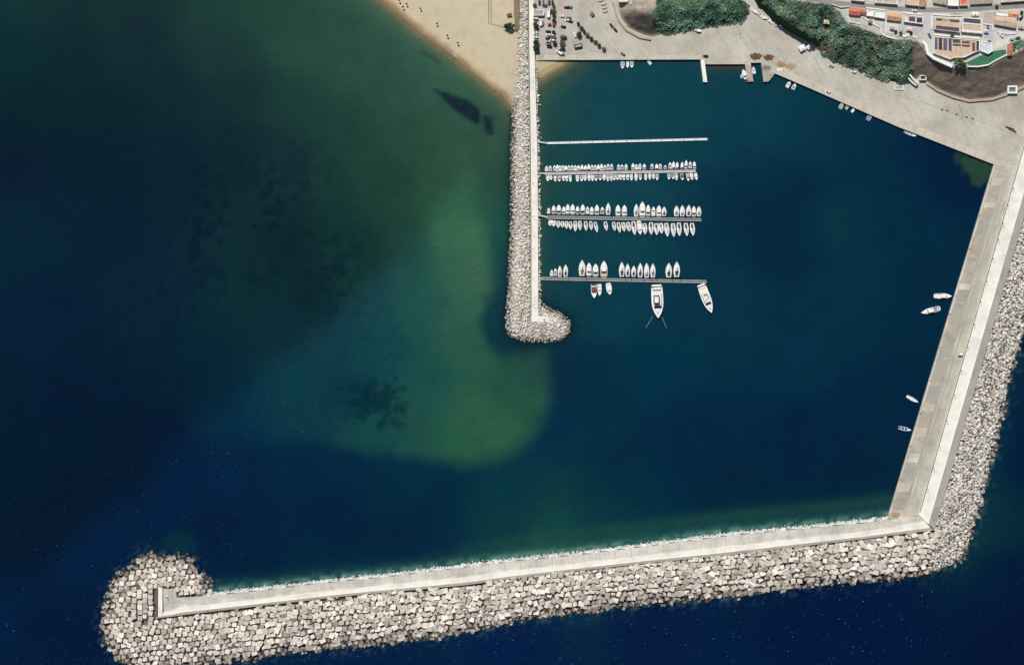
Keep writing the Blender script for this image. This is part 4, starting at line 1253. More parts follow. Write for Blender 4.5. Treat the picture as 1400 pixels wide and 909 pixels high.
K3L = ['cabin_white', 'open_tan', 'sail_grey', 'sail_grey', 'sail_grey', 'sail_blue', 'sail_white', 'sail_grey', 'sail_dark', 'sail_navyhull', 'sail_navyhull', 'sail_dark', 'sail_blue', 'sail_dark', 'sail_grey', 'sail_white', 'sail_grey',
       'sail_dark', 'cabin_white', 'sail_white', 'sail_blue', 'sail_maroon', 'sail_grey', 'sail_white', 'sail_grey', 'sail_dark', 'sail_dark', 'sail_maroon']
row([(x0 + x / 10.77, z3(yt) + .6, z3(yb), dx, 5.2 if i < 17 else 6.6, K3L[i]) for i, (x, yt, yb, x0, dx) in enumerate(L3)], 'lower', 'sailboat pontoon', 'boats on the sailboat pontoon', None)
# pontoon four
U4 = [(220, 215, 300, 730, 9.09, 'open_tan', 4.4), (265, 195, 302, 730, 9.09, 'open_grey', 4.2), (320, 165, 307, 730, 9.09, 'sail_grey', 5.6), (393, 150, 307, 730, 9.09, 'sail_dark', 6.4), (597, 95, 297, 730, 9.09, 'sail_grey', 9.0),
      (683, 125, 297, 730, 9.09, 'cabin_white', 7.2), (765, 140, 303, 730, 9.09, 'cabin_grey', 8.0), (868, 105, 308, 730, 9.09, 'cabin_teak', 9.4), (1090, 120, 307, 730, 9.09, 'sail_dark', 7.6), (1162, 140, 307, 730, 9.09, 'sail_maroon', 6.6),
      (135, 150, 280, 850, 8.267, 'sail_blue', 6.4), (208, 120, 287, 850, 8.267, 'sail_dark', 7.2), (280, 120, 290, 850, 8.267, 'sail_white', 7.2), (350, 125, 288, 850, 8.267, 'sail_grey', 7.0), (530, 120, 287, 850, 8.267, 'sail_dark', 8.6),
      (620, 105, 282, 850, 8.267, 'sail_dark', 8.8)]
row([(x0 + x / q, 345 + yb / q - .2, 345 + yt / q, .2, wd, k) for (x, yt, yb, x0, q, k, wd) in U4], 'upper', 'yacht pontoon', 'boats on the yacht pontoon', None)
L4 = [(745, 382, 575, 'canopy_maroon', .8, 8.0), (815, 380, 545, 'open_tan', .3, 5.6), (933, 380, 530, 'cabin_white', 2.6, 7.6)]
row([(730 + x / 9.09, 345 + yt / 9.09 + 1, 345 + yb / 9.09, dx, wd, k) for (x, yt, yb, k, dx, wd) in L4], 'lower', 'yacht pontoon', 'boats on the yacht pontoon', None)
# boats at the town quay and along the mole
g = 'boats moored along the town quay'
place('row_grey', (851, 83.8), (851, 94.5), 'white small boat, leftmost of three moored side by side under the town quay', g, 5.4)
place('row_tint', (858, 84.2), (858, 93.5), 'faded pale blue boat in the middle of three under the town quay', g, 4.4)
place('open_grey', (863.7, 84), (863.7, 93.4), 'white motorboat, rightmost of three moored side by side under the town quay', g, 4.8)
place('open_tan', (890, 89), (885, 81.9), 'small white boat lying slanted and alone against the town quay edge', g, 4.0)
place('cabin_white', (1020.5, 108.6), (1015.2, 95.4), 'bulky white cabin boat on the left side of the brownish finger pier', g, 6.4)
place('row_grey', (1013.4, 107.5), (1014.2, 101.6), 'tiny white dinghy tucked beside the bulky cabin boat', g, 3.4)
place('open_tan', (1031.2, 102), (1029.4, 91.6), 'slim white motorboat on the right side of the brownish finger pier', g, 4.6)
place('open_tan', (1075.2, 120.4), (1080, 111.8), 'white open boat, left of the pair right of the wedge pier', g, 5.2)
place('open_grey', (1083, 123.2), (1087.6, 114.8), 'white grey-floored boat, right of the pair right of the wedge pier', g, 5.0)
place('row_grey', (1148, 149.2), (1152, 141), 'white boat with grey inside, left of three on the slanting quay', g, 5.2)
place('row_teak', (1156, 150), (1160.4, 143.2), 'narrow white boat with brown inside, middle of three on slanting quay', g, 3.8)
place('row_tint', (1164, 154), (1168.5, 147.4), 'pale bluish boat, right of three on the slanting quay', g, 4.2)
place('row_blue', (1185.3, 165), (1191, 156.6), 'white boat under a blue cover, alone by the slanting quay', g, 5.4)
place('row_grey', (1235.6, 179.8), (1252.4, 186.8), 'long thin white boat lying parallel against the slanting quay', g, 4.4)
place('row_teak', (733.2, 119.5), (734, 111.5), 'small dinghy moored against the jetty near the sandy cove', g, 3.2)
g = 'boats lying off the mole'
place('cabin_white', (1277.5, 404.6), (1301, 404.9), 'long white launch pointing at the mole, upper of the two long launches', g, 7.0)
place('cabin_grey', (1284.2, 421.4), (1258.4, 428), 'long white launch pointing away from the mole, lower of the two long launches', g, 7.4)
place('row_tint', (1239, 541), (1255.4, 550), 'narrow pale blue boat slanting towards the mole, upper of two narrow boats', g, 5.0)
place('row_blue', (1227.6, 584), (1245.4, 588), 'narrow boat with blue cover beside the lower mole, lower of two narrow boats', g, 5.2)


# boats ashore under the cliff
g = 'boats stored ashore under the cliff'
for i, (x, y, a, k) in enumerate([(1029, 14, -.7, 'open_tan'), (1034, 17.5, -.7, 'cabin_white'), (1039.5, 21, -.8, 'open_grey'), (1045.5, 25, -.3, 'cabin_white'), (1053, 30, -.9, 'canopy_white'),
                                  (1060, 33.5, -.9, 'open_tan'), (1067, 36.5, -.9, 'canopy_white'), (1110, 60, .9, 'open_grey')]):
    dx, dy = math.cos(a) * 4, math.sin(a) * 4
    nb = ['topmost of the cliff line', 'second of the cliff line from the top', 'third of the cliff line from the top', 'middle of the cliff line', 'third of the cliff line from below', 'second of the cliff line from below',
          'lowest of the cliff line', 'alone by the white tent'][i]
    place(k, (x - dx, y + dy), (x + dx, y - dy), '%s ashore, %s' % (DESC[k], nb), g, 4.2, 2.25)
place('row_grey', (1053.3, 103.2), (1056.4, 97.6), 'white dinghy laid ashore on the wedge-shaped stub pier', g, 3.2, 2.25)
place('row_grey', (619.8, 74.4), (624.4, 79.0), 'slim white dinghy drawn up at the beach waterline', None, 1.8, .5)
def drop(p):
    for ch in list(p.children_recursive): bpy.data.objects.remove(ch)
    bpy.data.objects.remove(p)


for k, p in protos.items():
    if k not in used:
        drop(p)


# --- the two motor yachts
def yacht(label, stern, bow, wid, hard_off, open_back):
    a = W(*stern); b = W(*bow); d = b - a; L = d.length; B = wid * S
    t = thing('motor_yacht', label, 'motor yacht', (a + b) / 2, math.atan2(d.y, d.x) - math.pi / 2, 'big motor yachts on the long pontoon')
    hull_mesh(L, B, 2.1, 'yacht', P_WHITE, t, 16, -.6)
    deck_mesh(L, B, 2.1, 'yacht', .06, .985, .06, P_WHITE, 'deck', t, .14)
    deck_mesh(L, B, 2.1, 'yacht', .84, .95, .03, P_DECK, 'bow_well', t, B * .16)
    loftbox('swim_platform', P_DECK, t, [(-L / 2 - 1.4, B * .40, B * .40, .5, .65), (-L / 2, B * .44, B * .44, .5, .65)])
    hw = B * .36
    s = loftbox('superstructure', P_WHITE, t, [(-L * .30, hw, hw * .95, 2.0, 4.4), (L * .12, hw, hw * .92, 2.2, 4.4), (L * .20, hw * .92, hw * .7, 2.3, 3.0), (L * .30, hw * .55, hw * .4, 2.4, 2.7)])
    loftbox('windscreen', P_SMOKE, s, [(L * .125, hw * .88, hw * .84, 4.0, 4.43), (L * .195, hw * .80, hw * .72, 3.0, 3.1)])
    for sd in (-1, 1):
        MB().box(sd * hw * 1.0 - .04, sd * hw * 1.0 + .04, -L * .26, L * .08, 3.0, 3.7).build('side_window', P_SMOKE, s)
    fb = loftbox('flybridge', P_WHITE, t, [(-L * .34, hw * .98, hw * 1.0, 4.4, 4.9), (L * .06, hw * .9, hw * .86, 4.4, 5.2), (L * .10, hw * .7, hw * .6, 4.4, 4.9)])
    loftbox('flybridge_floor', P_DECK, fb, [(-L * .33, hw * .86, hw * .86, 4.9, 4.96), (-L * .0, hw * .8, hw * .8, 5.1, 5.24)])
    if hard_off is not None:
        x0 = hard_off * B
        fr = MB().box(x0 - B * .24, x0 + B * .24, -L * .21, L * .06, 6.6, 6.72)
        for sx in (-.2, .2):
            for y in (-L * .19, L * .03): fr.tube((x0 + sx * B, y, 5.0), (x0 + sx * B, y, 6.6), .09, n=6)
        f = fr.build('hardtop_frame', P_BLACK, t)
        MB().box(x0 - B * .16, x0 + B * .18, -L * .17, L * .02, 6.74, 6.9, taper=.1).build('hardtop_panel', P_WHITE, f)
    else:
        MB().box(-B * .22, B * .22, -L * .20, -L * .14, 5.0, 5.5).box(-B * .25, -B * .12, -L * .14, L * .0, 5.0, 5.45).build('settee', P_TEAK, t)
        MB().box(.1, .9, -.6, .3, 5.2, 6.0).build('helm_console', P_GREY, t)
    MB().box(-B * .34, B * .34, -L * .47, -L * .40, 2.0, 2.6).build('aft_bench', P_DECK, t)
    deck_mesh(L, B, 2.1, 'yacht', .1, .17, .02, P_TEAK if open_back else P_DECK, 'aft_deck', t, B * .1)
    MB().box(-.9, .9, L * .33, L * .36, 2.5, 2.62).box(-.5, .5, L * .385, L * .40, 2.6, 2.75).build('deck_hatch', P_GREY, t)
    for sd in (-1, 1):
        rl = MB(); pr = None
        for k in range(9):
            tt = .5 + .46 * k / 8; y = -L / 2 + L * tt; hb = half(tt, 'yacht') * B / 2 - .12; z = 2.1 * (1 + .28 * tt * tt)
            p = Vector((sd * hb, y, z + .8)); rl.tube((sd * hb, y, z), p, .03, n=4)
            if pr is not None: rl.tube(pr, p, .03, n=4)
            pr = p
        rl.build('bow_rail', P_ALU, t)

    return t


yacht('larger white motor yacht with a black-framed hardtop, moored stern-to with two bow lines', (897.6, 391.5), (899.6, 435), 16.0, .1, True)
yacht('smaller white motor yacht with an open flybridge at the outer end of the pontoon', (958.8, 391), (972.6, 428), 12.6, None, False)
for (a, b, s) in (((892, 433), (883, 448), 'left'), ((905.5, 434), (911, 448), 'right')):
    o = MB().tube(W(*a, 1.2), W(*b, .05), .08, n=5).build('mooring_line', P_WHITE)
    tag(o, 'thin pale mooring line running out from the %s bow of the larger motor yacht' % s, 'mooring line', 'bow lines of the larger yacht')
for (x, y, lab) in ((739.5, 188.5, 'small pale mooring buoy floating above the empty pontoon by the jetty'),):
    m = bpy.data.meshes.new('mooring_buoy'); b_ = bmesh.new(); bmesh.ops.create_uvsphere(b_, u_segments=12, v_segments=8, radius=.55); b_.to_mesh(m); b_.free(); m.materials.append(P_WHITE)
    tag(link('mooring_buoy', m, None, W(x, y, .2)), lab, 'buoy')


# ------------------------------------------------------------------ vegetation
def leaf_cloud(n, rx, rz, size, rs, shell=.55, up=.7):
    v = []; q = []
    dirs = rs.normal(size=(n, 3)); dirs /= np.linalg.norm(dirs, axis=1)[:, None]
    rad = shell + (1 - shell) * rs.uniform(0, 1, n)
    lob = 1 + .28 * np.sin(dirs[:, 0] * 5 + rs.uniform(0, 6)) * np.cos(dirs[:, 1] * 4 + rs.uniform(0, 6))
    c = dirs * (rad * lob)[:, None] * np.array([rx, rx, rz])
    for i in range(n):
        a = Vector(rs.normal(size=3)).normalized(); a = (a + Vector((0, 0, up))).normalized()
        u = a.orthogonal().normalized(); w = a.cross(u)
        s = size * rs.uniform(.6, 1.3); cc = Vector(c[i])
        k = len(v)
        v += [cc - u * s, cc - w * s * .6 + a * s * .15, cc + u * s, cc + w * s * .6 + a * s * .15]
        q.append((k, k + 1, k + 2, k + 3))
    return np.array([tuple(p) for p in v]), np.array(q)


tree_proto = {}


def make_tree(key, leaf, rx, rz, hgt, n, size, seed):
    t = thing('tree', 'x', 'tree')
    tr = MB().tube((0, 0, -.1), (0.05, .02, hgt), .22, .12, 7)
    for k in range(4):
        a = k * 1.6 + seed; tr.tube((0.04, .02, hgt * .8), (math.cos(a) * rx * .6, math.sin(a) * rx * .6, hgt + rz * .4), .09, .03, 5)
    tr.build('trunk', M['bark'], t)
    v, q = leaf_cloud(n, rx, rz, size, np.random.RandomState(seed))
    v[:, 2] += hgt + rz * .35
    np_mesh('crown', v, q, leaf, None, t)
    tree_proto[key] = [t, False]


make_tree('dark', M['leaf_dark'], 1.5, 1.2, 1.5, 260, .38, 1); make_tree('dark2', M['leaf_dark'], 1.6, 1.3, 1.7, 260, .40, 2)
make_tree('olive', M['leaf_olive'], 1.7, 1.1, 1.4, 260, .40, 3); make_tree('grey', M['leaf_grey'], 2.0, 1.3, 1.4, 320, .42, 4)


def tree(key, x, y, s, label, group=None, z=LAND_Z, sx=1.0):
    p, u = tree_proto[key]
    loc = W(x, y, z); rz = R.uniform(0, 6.28)
    if sx != 1.0: rz = 0
    if u: o = dup(p, loc, rz, (s * sx, s, s), label, group)
    else:
        tree_proto[key][1] = True; o = p; o.location = loc; o.rotation_euler.z = rz; o.scale = (s * sx, s, s); tag(o, label, None, group)
    return o


def scrub(name, poly, sp, r0, r1, label, seed, tints, excl=None, nl=34):
    x, y = hexgrid(poly, sp, .4, .3, seed)
    if excl is not None:
        k = ~excl(x, y); x, y = x[k], y[k]
    z, *_ = hill_z(x, y)
    rs = np.random.RandomState(seed)
    V = []; Q = []; T = []
    clump = fbm(x / 11, y / 11, seed + 3, 3)
    for i in range(len(x)):
        r = rs.uniform(r0, r1) * (.7 + .7 * clump[i])
        v, q = leaf_cloud(nl, r, r * .6, r * .30, rs, .45, 1.3)
        p = W(x[i], y[i], float(z[i]) + r * .35)
        tn = np.array(tints[int(min(len(tints) - 1, max(0, (clump[i] - .25) * 2 * len(tints) + rs.normal(0, .6))))])
        tn = tn * np.array((rs.uniform(.8, 1.25), 1.0, rs.uniform(.7, 1.12)))
        lt = rs.uniform(.6, 1.6, nl)
        Q.append(q + len(V) * nl * 4); V.append(v + np.array(p)); T.append(np.repeat(tn[None] * lt[:, None], 4, 0))
    o = np_mesh(name, np.concatenate(V), np.concatenate(Q), M['leaf'], np.concatenate(T))
    return tag(o, label, 'scrub', kind='stuff')


TG = [(.045, .085, .068), (.085, .165, .118), (.12, .24, .165), (.18, .30, .22)]
scrub('hill_scrub', [(893, 14), (907, 2), (915, -50), (1000, -50), (1012, -2), (1024, 9), (1024, 19), (1016, 31), (990, 35), (960, 39), (928, 45), (910, 48), (900, 40), (896, 28)], 2.6, 1.1, 2.1,
      'dense teal-green scrub covering the low headland above the quay apron', 81, TG)
TG2 = [(.048, .076, .066), (.085, .15, .112), (.125, .22, .16), (.20, .29, .225)]


CLIFF = [(1018, -40), (1024, -8), (1036, 10), (1060, 31), (1085, 47), (1108, 60)]


def bare(x, y):
    n = fbm(x / 10, y / 10, 77)
    return ((n > .57) & (x > 1095)) | (pdist(x, y, CLIFF) < 11 + (n - .5) * 12)


scrub('cliff_scrub', [(1030, -50), (1032, 2), (1060, 28), (1084, 44), (1106, 57), (1114, 66), (1126, 77), (1140, 85), (1166, 93), (1187, 104), (1209, 110), (1232, 116), (1246, 112), (1240, 100), (1247, 92), (1246, 58),
                      (1222, 57), (1204, 50), (1180, 41), (1158, 34), (1148, 20), (1134, 8), (1100, 4), (1066, -2), (1050, -50)], 2.6, 1.0, 2.2,
      'green scrub and bushes on the cliff slope below the town', 91, TG2, bare)
scrub('corner_scrub', [(1380, 60), (1402, 54), (1402, 64), (1386, 70)], 2.6, .8, 1.5, 'small patch of green bushes at the end of the white lane', 95, TG)
scrub('slope_shrubs', [(1228, 84), (1246, 80), (1246, 106), (1236, 114), (1216, 110)], 2.2, .8, 1.5, 'brighter green low shrubs at the lower right end of the cliff slope', 97, [(.035, .11, .055), (.05, .15, .07), (.07, .19, .09)])

gt = 'trees lining the diagonal of the parking area'
for i, (x, y) in enumerate([(790.5, 33), (794.7, 39), (798.7, 44), (803, 48.8), (808.3, 53.5), (814, 58), (819, 63), (825.5, 68)]):
    nm = ['topmost tree', 'second tree from the top', 'third tree from the top', 'fourth tree from the top', 'fourth tree from the bottom', 'third tree from the bottom', 'second tree from the bottom', 'lowest tree'][i]
    tree('olive' if i % 2 else 'dark', x, y, R.uniform(.85, 1.1), 'small dusty %s of the diagonal row edging the parking lot' % nm, gt)
gt = 'trees among the parked cars'
for x, y, k, s, lab in [(731, 8, 'olive', .95, 'olive bush left of the top row of dark cars'), (757, 9, 'olive', .8, 'small tree below the rightmost dark car of the top row'),
                        (753.4, 16, 'olive', .9, 'olive tree beside the white terrace of the grey-roofed kiosk'), (757.6, 15.6, 'olive', .9, 'dusty tree right of the white kiosk terrace, upper of its pair'),
                        (757.3, 22, 'dark', 1.0, 'dark tree lower right of the kiosk terrace'), (757.5, 29.5, 'dark', 1.1, 'round dark tree between the kiosk and the red tarpaulin'),
                        (731.5, 33.2, 'olive', .9, 'small olive tree left of the white van'), (733, 37.2, 'dark2', 1.35, 'wide dark tree below the white van at the jetty side'),
                        (756.8, 45, 'dark', 1.0, 'green tree at the top end of the middle car rows'), (758.5, 59.6, 'dark2', 1.1, 'dark green tree at the lower end of the middle car rows'),
                        (732.8, 59.2, 'dark2', 1.5, 'broad dark tree above the purple-grey bush on the jetty side'), (733, 67, 'dark', 1.7, 'broad blackish bush at the lower left corner of the parking lot'),
                        (769, 52, 'olive', 1.1, 'olive tree above the round bush in the parking lot middle'), (768.5, 59.8, 'olive', 1.35, 'round olive bush in the middle of the parking lot'),
                        (770.3, 67.5, 'dark', .9, 'dark tree beside the black car near the quay'), (773, 52, 'dark', .8, 'small dark tree just right of the upper olive tree'),
                        (791.5, 48, 'dark2', 1.35, 'dark round tree inside the diagonal tree row')]:
    tree(k, x, y, s, lab, gt)
tree('dark2', 696, 37, 1.5, 'wide dark green shrub on the sand beside the jetty rocks', None, 1.9, 2.0)
tree('grey', 1309.4, 86.2, 1.8, 'large round silver-green tree below the solar-panelled building', None, TZ)
tree('dark', 1316, 89.5, 1.5, 'dark tree between the round silver-green tree and the lawn', None, TZ)
tree('olive', 1289, 5.5, 1.0, 'small olive tree beside the town road', None, TZ)
gt = 'small trees in the town gardens'
for x, y, k, lab in [(1224, 44, 'dark', 'dark round garden tree in the yard below the orange-roofed house'), (1245, 46.5, 'dark', 'dark garden tree at the top of the brown slope'), (1362, 10, 'dark', 'dark tree on the upper side of the town road'),
                     (1231, 46, 'olive', 'olive garden tree between the two dark yard trees'), (1396, 18, 'dark2', 'dark tree at the right edge beside the salmon-roofed house'), (1352, 58, 'olive', 'small tree above the pale blue roof'),
                     (1301, 49.8, 'olive', 'small tree above the solar panels in the alley')]:
    tree(k, x, y, .85, lab, gt, TZ)


# ------------------------------------------------------------------ cars
def make_car(key, mat, van=False):
    t = thing('parked_van' if van else 'parked_car', 'x', 'van' if van else 'car')
    L, B = (5.4, 2.0) if van else (4.3, 1.8)
    hh = 1.0 if van else .82
    loftbox('body', mat, t, [(-L / 2, B * .44, B * .40, .35, hh), (-L * .38, B * .5, B * .47, .28, hh + .02), (L * .2, B * .5, B * .47, .28, hh), (L * .42, B * .46, B * .42, .3, hh * .86), (L / 2, B * .36, B * .32, .38, hh * .72)])
    if van:
        loftbox('cabin_glass', P_SMOKE, t, [(L * .18, B * .45, B * .40, hh - .02, 2.0), (L * .34, B * .44, B * .36, hh - .05, 1.1)])
        loftbox('roof', mat, t, [(-L * .48, B * .47, B * .44, hh, 2.15), (L * .17, B * .47, B * .43, hh, 2.15), (L * .2, B * .43, B * .4, 1.95, 2.1)])
    else:
        loftbox('cabin_glass', P_SMOKE, t, [(-L * .44, B * .42, B * .34, hh - .02, .95), (-L * .32, B * .43, B * .37, hh - .02, 1.38), (L * .08, B * .43, B * .37, hh - .02, 1.38), (L * .26, B * .42, B * .3, hh - .04, .86)])
        loftbox('roof', mat, t, [(-L * .33, B * .36, B * .33, 1.37, 1.45), (L * .09, B * .36, B * .33, 1.37, 1.45)])
    for sx in (-1, 1):
        for y in (-L * .31, L * .31):
            MB().tube((sx * B * .38, y, .32), (sx * B * .5, y, .32), .32, n=10).build('wheel', P_BLACK, t)
        MB().box(sx * B * .34 - .16, sx * B * .34 + .16, L * .465, L * .485, .52, .66).build('headlight', P_DECK, t)
    return t


cars = {}
for k, c in (('black', (.02, .02, .022)), ('grey', (.16, .17, .18)), ('white', (.8, .8, .8)), ('silver', (.45, .46, .47)), ('blue', (.05, .08, .13)), ('red', (.4, .06, .05)), ('brown', (.14, .09, .07))):
    cars[k] = [make_car(k, paint('%s_car_paint' % k, c, .25, .05)), False]
cars['van'] = [make_car('van', paint('white_van_paint', (.82, .82, .82), .3, .05), True), False]


def car(k, x, y, ang, label, group=None, z=LAND_Z):
    p, u = cars[k]; loc = W(x, y, z + .03); rz = math.radians(ang)
    if u: dup(p, loc, rz, (1, 1, 1), label, group)
    else:
        cars[k][1] = True; p.location = loc; p.rotation_euler.z = rz; tag(p, label, None, group)


gc = 'cars in the parking lot'
for k, x, y, a, lab in [
        ('black', 737.6, 4, 0, 'black car, leftmost of the top parking row above the kiosk'), ('grey', 742.8, 4, 0, 'grey car, second from the left in the top parking row'), ('silver', 747.4, 3.6, 0, 'silver car in the middle of the top parking row'),
        ('black', 751.2, 4, 0, 'black car, second from the right in the top parking row'), ('black', 755.4, 4, 0, 'black car, rightmost of the top parking row above the kiosk'), ('blue', 745, 8.6, 90, 'dark blue car parked crosswise below the top parking row'),
        ('brown', 732.4, 28.6, 0, 'brown car below the white awning of the kiosk'), ('grey', 742.4, 32.6, 0, 'dark grey car right beside the white van'), ('silver', 732.8, 42.0, 90, 'silver car, topmost in the left column by the jetty'),
        ('white', 732.8, 45.0, 90, 'white car, second from the top in the left column by the jetty'), ('silver', 732.6, 48.4, 90, 'silver car, third from the top in the left column by the jetty'), ('white', 732.6, 51.4, 90, 'white car, fourth from the top in the left column by the jetty'),
        ('black', 749.4, 43.6, 90, 'black car, topmost of the middle double row'), ('white', 750, 48, 90, 'white car below the topmost black car of the middle row'), ('black', 749.2, 52.8, 90, 'black car, second black one down the middle row'),
        ('silver', 749.6, 57, 90, 'silver car in the lower half of the middle row'), ('grey', 750, 61, 90, 'dark grey car, second from the bottom of the middle row'), ('black', 751.2, 64.6, 90, 'black car, lowest of the middle row'),
        ('white', 754.6, 48.6, 90, 'white car, upper one in the right half of the middle row'), ('brown', 756.6, 52.2, 90, 'brown car in the right half of the middle row'), ('white', 755, 55.4, 90, 'white car, lower one in the right half of the middle row'),
        ('black', 766, 69.2, -40, 'black car standing slanted between tree and white van near the quay'), ('grey', 768.6, 74.4, 60, 'dark grey car lower right of the white van by the quay'),
        ('black', 774.6, 10.6, 90, 'black car, left of the pair at the top of the open lot'), ('grey', 779, 10.2, 80, 'dark grey car, right of the pair at the top of the open lot'), ('white', 768.6, 22.6, 80, 'white car alone left of the three cars in open lot'),
        ('grey', 777.6, 25, 90, 'grey car, upper of three parked close in the open lot'), ('white', 775.6, 28, 90, 'white car, middle of three parked close in the open lot'), ('black', 779.4, 29.6, 80, 'black car, lower of three parked close in the open lot'),
        ('black', 770.2, 37.2, 85, 'black car alone in the middle of the open lot'), ('white', 786, 48.8, 20, 'white car next to the dark round tree'),
        ('black', 835.4, 34.8, 35, 'black car, upper of three beside the road bend'), ('grey', 838.2, 37.6, 35, 'dark grey car, middle of three beside the road bend'), ('black', 841.0, 41.2, 35, 'black car, lower of three beside the road bend')]:
    car(k, x, y, a + R.uniform(-4, 4), lab, gc)
car('van', 739.4, 31.8, 0, 'white van parked below the kiosk awning', gc)
car('van', 764.4, 72.3, 60, 'white van nearest the quay edge in the parking lot', gc)
gc = 'vehicles on the quay apron'
for k, x, y, a, lab in [('silver', 1136.4, 90.6, 70, 'silver car under the cliff scrub on the apron'), ('white', 1167.2, 98.8, 80, 'white car under the lower cliff scrub on the apron'), ('white', 1132, 125.7, 65, 'white car close to the slanting quay edge'),
                        ('black', 964.6, 77.2, 90, 'black car beside the root of the narrow finger pier'), ('grey', 851.4, 74.2, 60, 'small grey car on the quay above the three boats'),
                        ('van', 953.8, 42.6, 80, 'white van at the foot of the green headland')]:
    car(k, x, y, a, lab, gc)
gc = 'cars in the town'
for k, x, y, a, lab in [('silver', 1383, 54.5, 110, 'silver car, left of two on the white lane'), ('brown', 1391, 52.4, 110, 'brown car, right of two on the white lane'), ('white', 1369, 49.5, 40, 'white car at the street corner above the white lane'),
                        ('grey', 1350.6, 37.4, 0, 'grey car in the square between the white and tan buildings'), ('grey', 1270.6, 49, 30, 'dark grey car at the lower end of the side street'), ('black', 1396, 24.8, -35, 'black car at the right edge by the tan building'),
                        ('white', 1250, 15, 86, 'white car driving on the town road near the side street')]:
    car(k, x, y, a, lab, gc, TZ + .16)


for p, u in list(cars.values()) + list(tree_proto.values()):
    if not u: drop(p)


# ------------------------------------------------------------------ buildings
def building(label, corners, h, roof_mat, wall_mat, kind='flat', panels=(), cat='house', z0=TZ, extra=(), nwin=3, name='house', rise=1.4):
    """corners: roof outline on the survey grid, first edge at the top going right, then clockwise"""
    h = h * .46 if z0 > 10 else h * .7
    zt = z0 + h
    top = [W(x, y, zt) for x, y in corners]
    c = sum(top, Vector()) / len(top)
    t = thing(name, label, cat, (c.x, c.y, z0))
    O = Vector((c.x, c.y, z0))
    P = [p - O for p in top][::-1]      # counter-clockwise
    wl = MB().prism(P, [Vector((p.x, p.y, -1.5)) for p in P], cap=True).build('wall', wall_mat, t)
    if kind == 'gable':
        a, b, c_, d = [p - O for p in top][:4]      # a-b upper edge, d-c lower edge
        def grow(p): q = Vector((p.x, p.y, 0)) * 1.05; return Vector((q.x, q.y, p.z + .02))
        a, b, c_, d = map(grow, (a, b, c_, d))
        r0 = (a + d) / 2 + Vector((0, 0, rise)); r1 = (b + c_) / 2 + Vector((0, 0, rise))
        m = MB().poly([d, c_, r1, r0]).poly([r0, r1, b, a]).poly([a, d, r0]).poly([c_, b, r1]).poly([a, b, c_, d])
        rf = m.build('roof', roof_mat, t)
        MB().box(-.35, .35, -.35, .35, h + rise * .4, h + rise + .8).build('chimney', wall_mat, rf)
    else:
        cc = sum((Vector((p.x, p.y, 0)) for p in P), Vector()) / len(P)
        def ins(p, k): v = Vector((p.x, p.y, 0)) - cc; return cc + v * (1 - k / max(1, v.length)) + Vector((0, 0, p.z))
        inner = [ins(p, .75) for p in P]
        sh = MB().poly([p + Vector((0, 0, .02)) for p in inner]); rf = sh.build('roof', roof_mat, t)
        pm = MB(); n = len(P)
        up = Vector((0, 0, .55))
        for i in range(n):
            j = (i + 1) % n
            pm.quad(P[i] + up, P[j] + up, inner[j] + up, inner[i] + up); pm.quad(inner[i] + up, inner[j] + up, inner[j], inner[i]); pm.quad(P[i], P[j], P[j] + up, P[i] + up)
        pm.build('parapet', wall_mat, rf)
    for pp, mt in panels:
        q = [W(x, y, zt + (.35 if kind == 'flat' else rise * .6 + .3)) - O for x, y in pp]
        q = q[::-1]
        MB().prism(q, [p - Vector((0, 0, .18)) for p in q]).build('solar_panel', mt, t)
    # windows on the seaward and left walls
    for i in range(len(P)):
        a = P[i]; b = P[(i + 1) % len(P)]; e = b - a; L = e.length
        if L < 3: continue
        nrm = Vector((e.y, -e.x, 0)).normalized()
        if nrm.y > .5: continue
        n = max(1, min(nwin, int(L / 4)))
        for k in range(n):
            m0 = a + e * ((k + .5) / n); u = e.normalized()
            zz = h * .45
            c0 = Vector((m0.x, m0.y, 0)) + nrm * .05
            p = [c0 - u * .6 + Vector((0, 0, zz)), c0 + u * .6 + Vector((0, 0, zz)), c0 + u * .6 + Vector((0, 0, zz + 1.3)), c0 - u * .6 + Vector((0, 0, zz + 1.3))]
            MB().prism(p, [x - nrm * .1 for x in p]).build('window', M['glass'], t)
    return t, O, zt


def rect(x0, y0, x1, y1, sk=0.0):           # skewed like the street
    dx = x1 - x0
    return [(x0, y0), (x1, y0 + sk * dx), (x1 - .6, y1 + sk * dx), (x0 - .6, y1)]


building('small house with a bright coral-red tiled roof at the left end of the lower street', [(1162, 10.7), (1176.8, 12), (1175.7, 21.6), (1160.7, 20.4)], 5, T_CORAL, M['cream'], 'gable')
building('narrow terracotta-roofed annex joined to the coral-roofed house', [(1178, 12.6), (1184, 13), (1183.4, 20.6), (1177.4, 20)], 4, T_TERRA, M['cream'], 'gable', rise=.8)
building('small white flat-roofed house right of the terracotta annex', [(1185.4, 13.6), (1194.8, 14.6), (1194, 23.2), (1184.6, 22)], 4.5, R_WHITE, M['white'])
building('larger white flat-roofed house between the small white and the orange-roofed houses', [(1196, 14.8), (1210, 16.4), (1209.4, 26), (1195.2, 23.8)], 5, R_WHITE, M['white'])
building('house with a plain orange tiled roof above the garden yard', [(1214.5, 17.8), (1232, 19.8), (1231, 29.4), (1213, 27.4)], 5, T_ORANGE, M['cream'], 'gable')
building('pale pink-roofed house carrying two square dark solar arrays', [(1237, 21), (1262.4, 24.4), (1261.4, 33.6), (1236.3, 30.2)], 5, R_PINK, M['white'],
         panels=[([(1243, 23.3), (1251.4, 24.4), (1251, 29.8), (1242.6, 28.8)], SOL_PURPLE), ([(1253.6, 24.6), (1261.6, 25.6), (1261, 31.4), (1253, 30.4)], SOL_BLACK)])
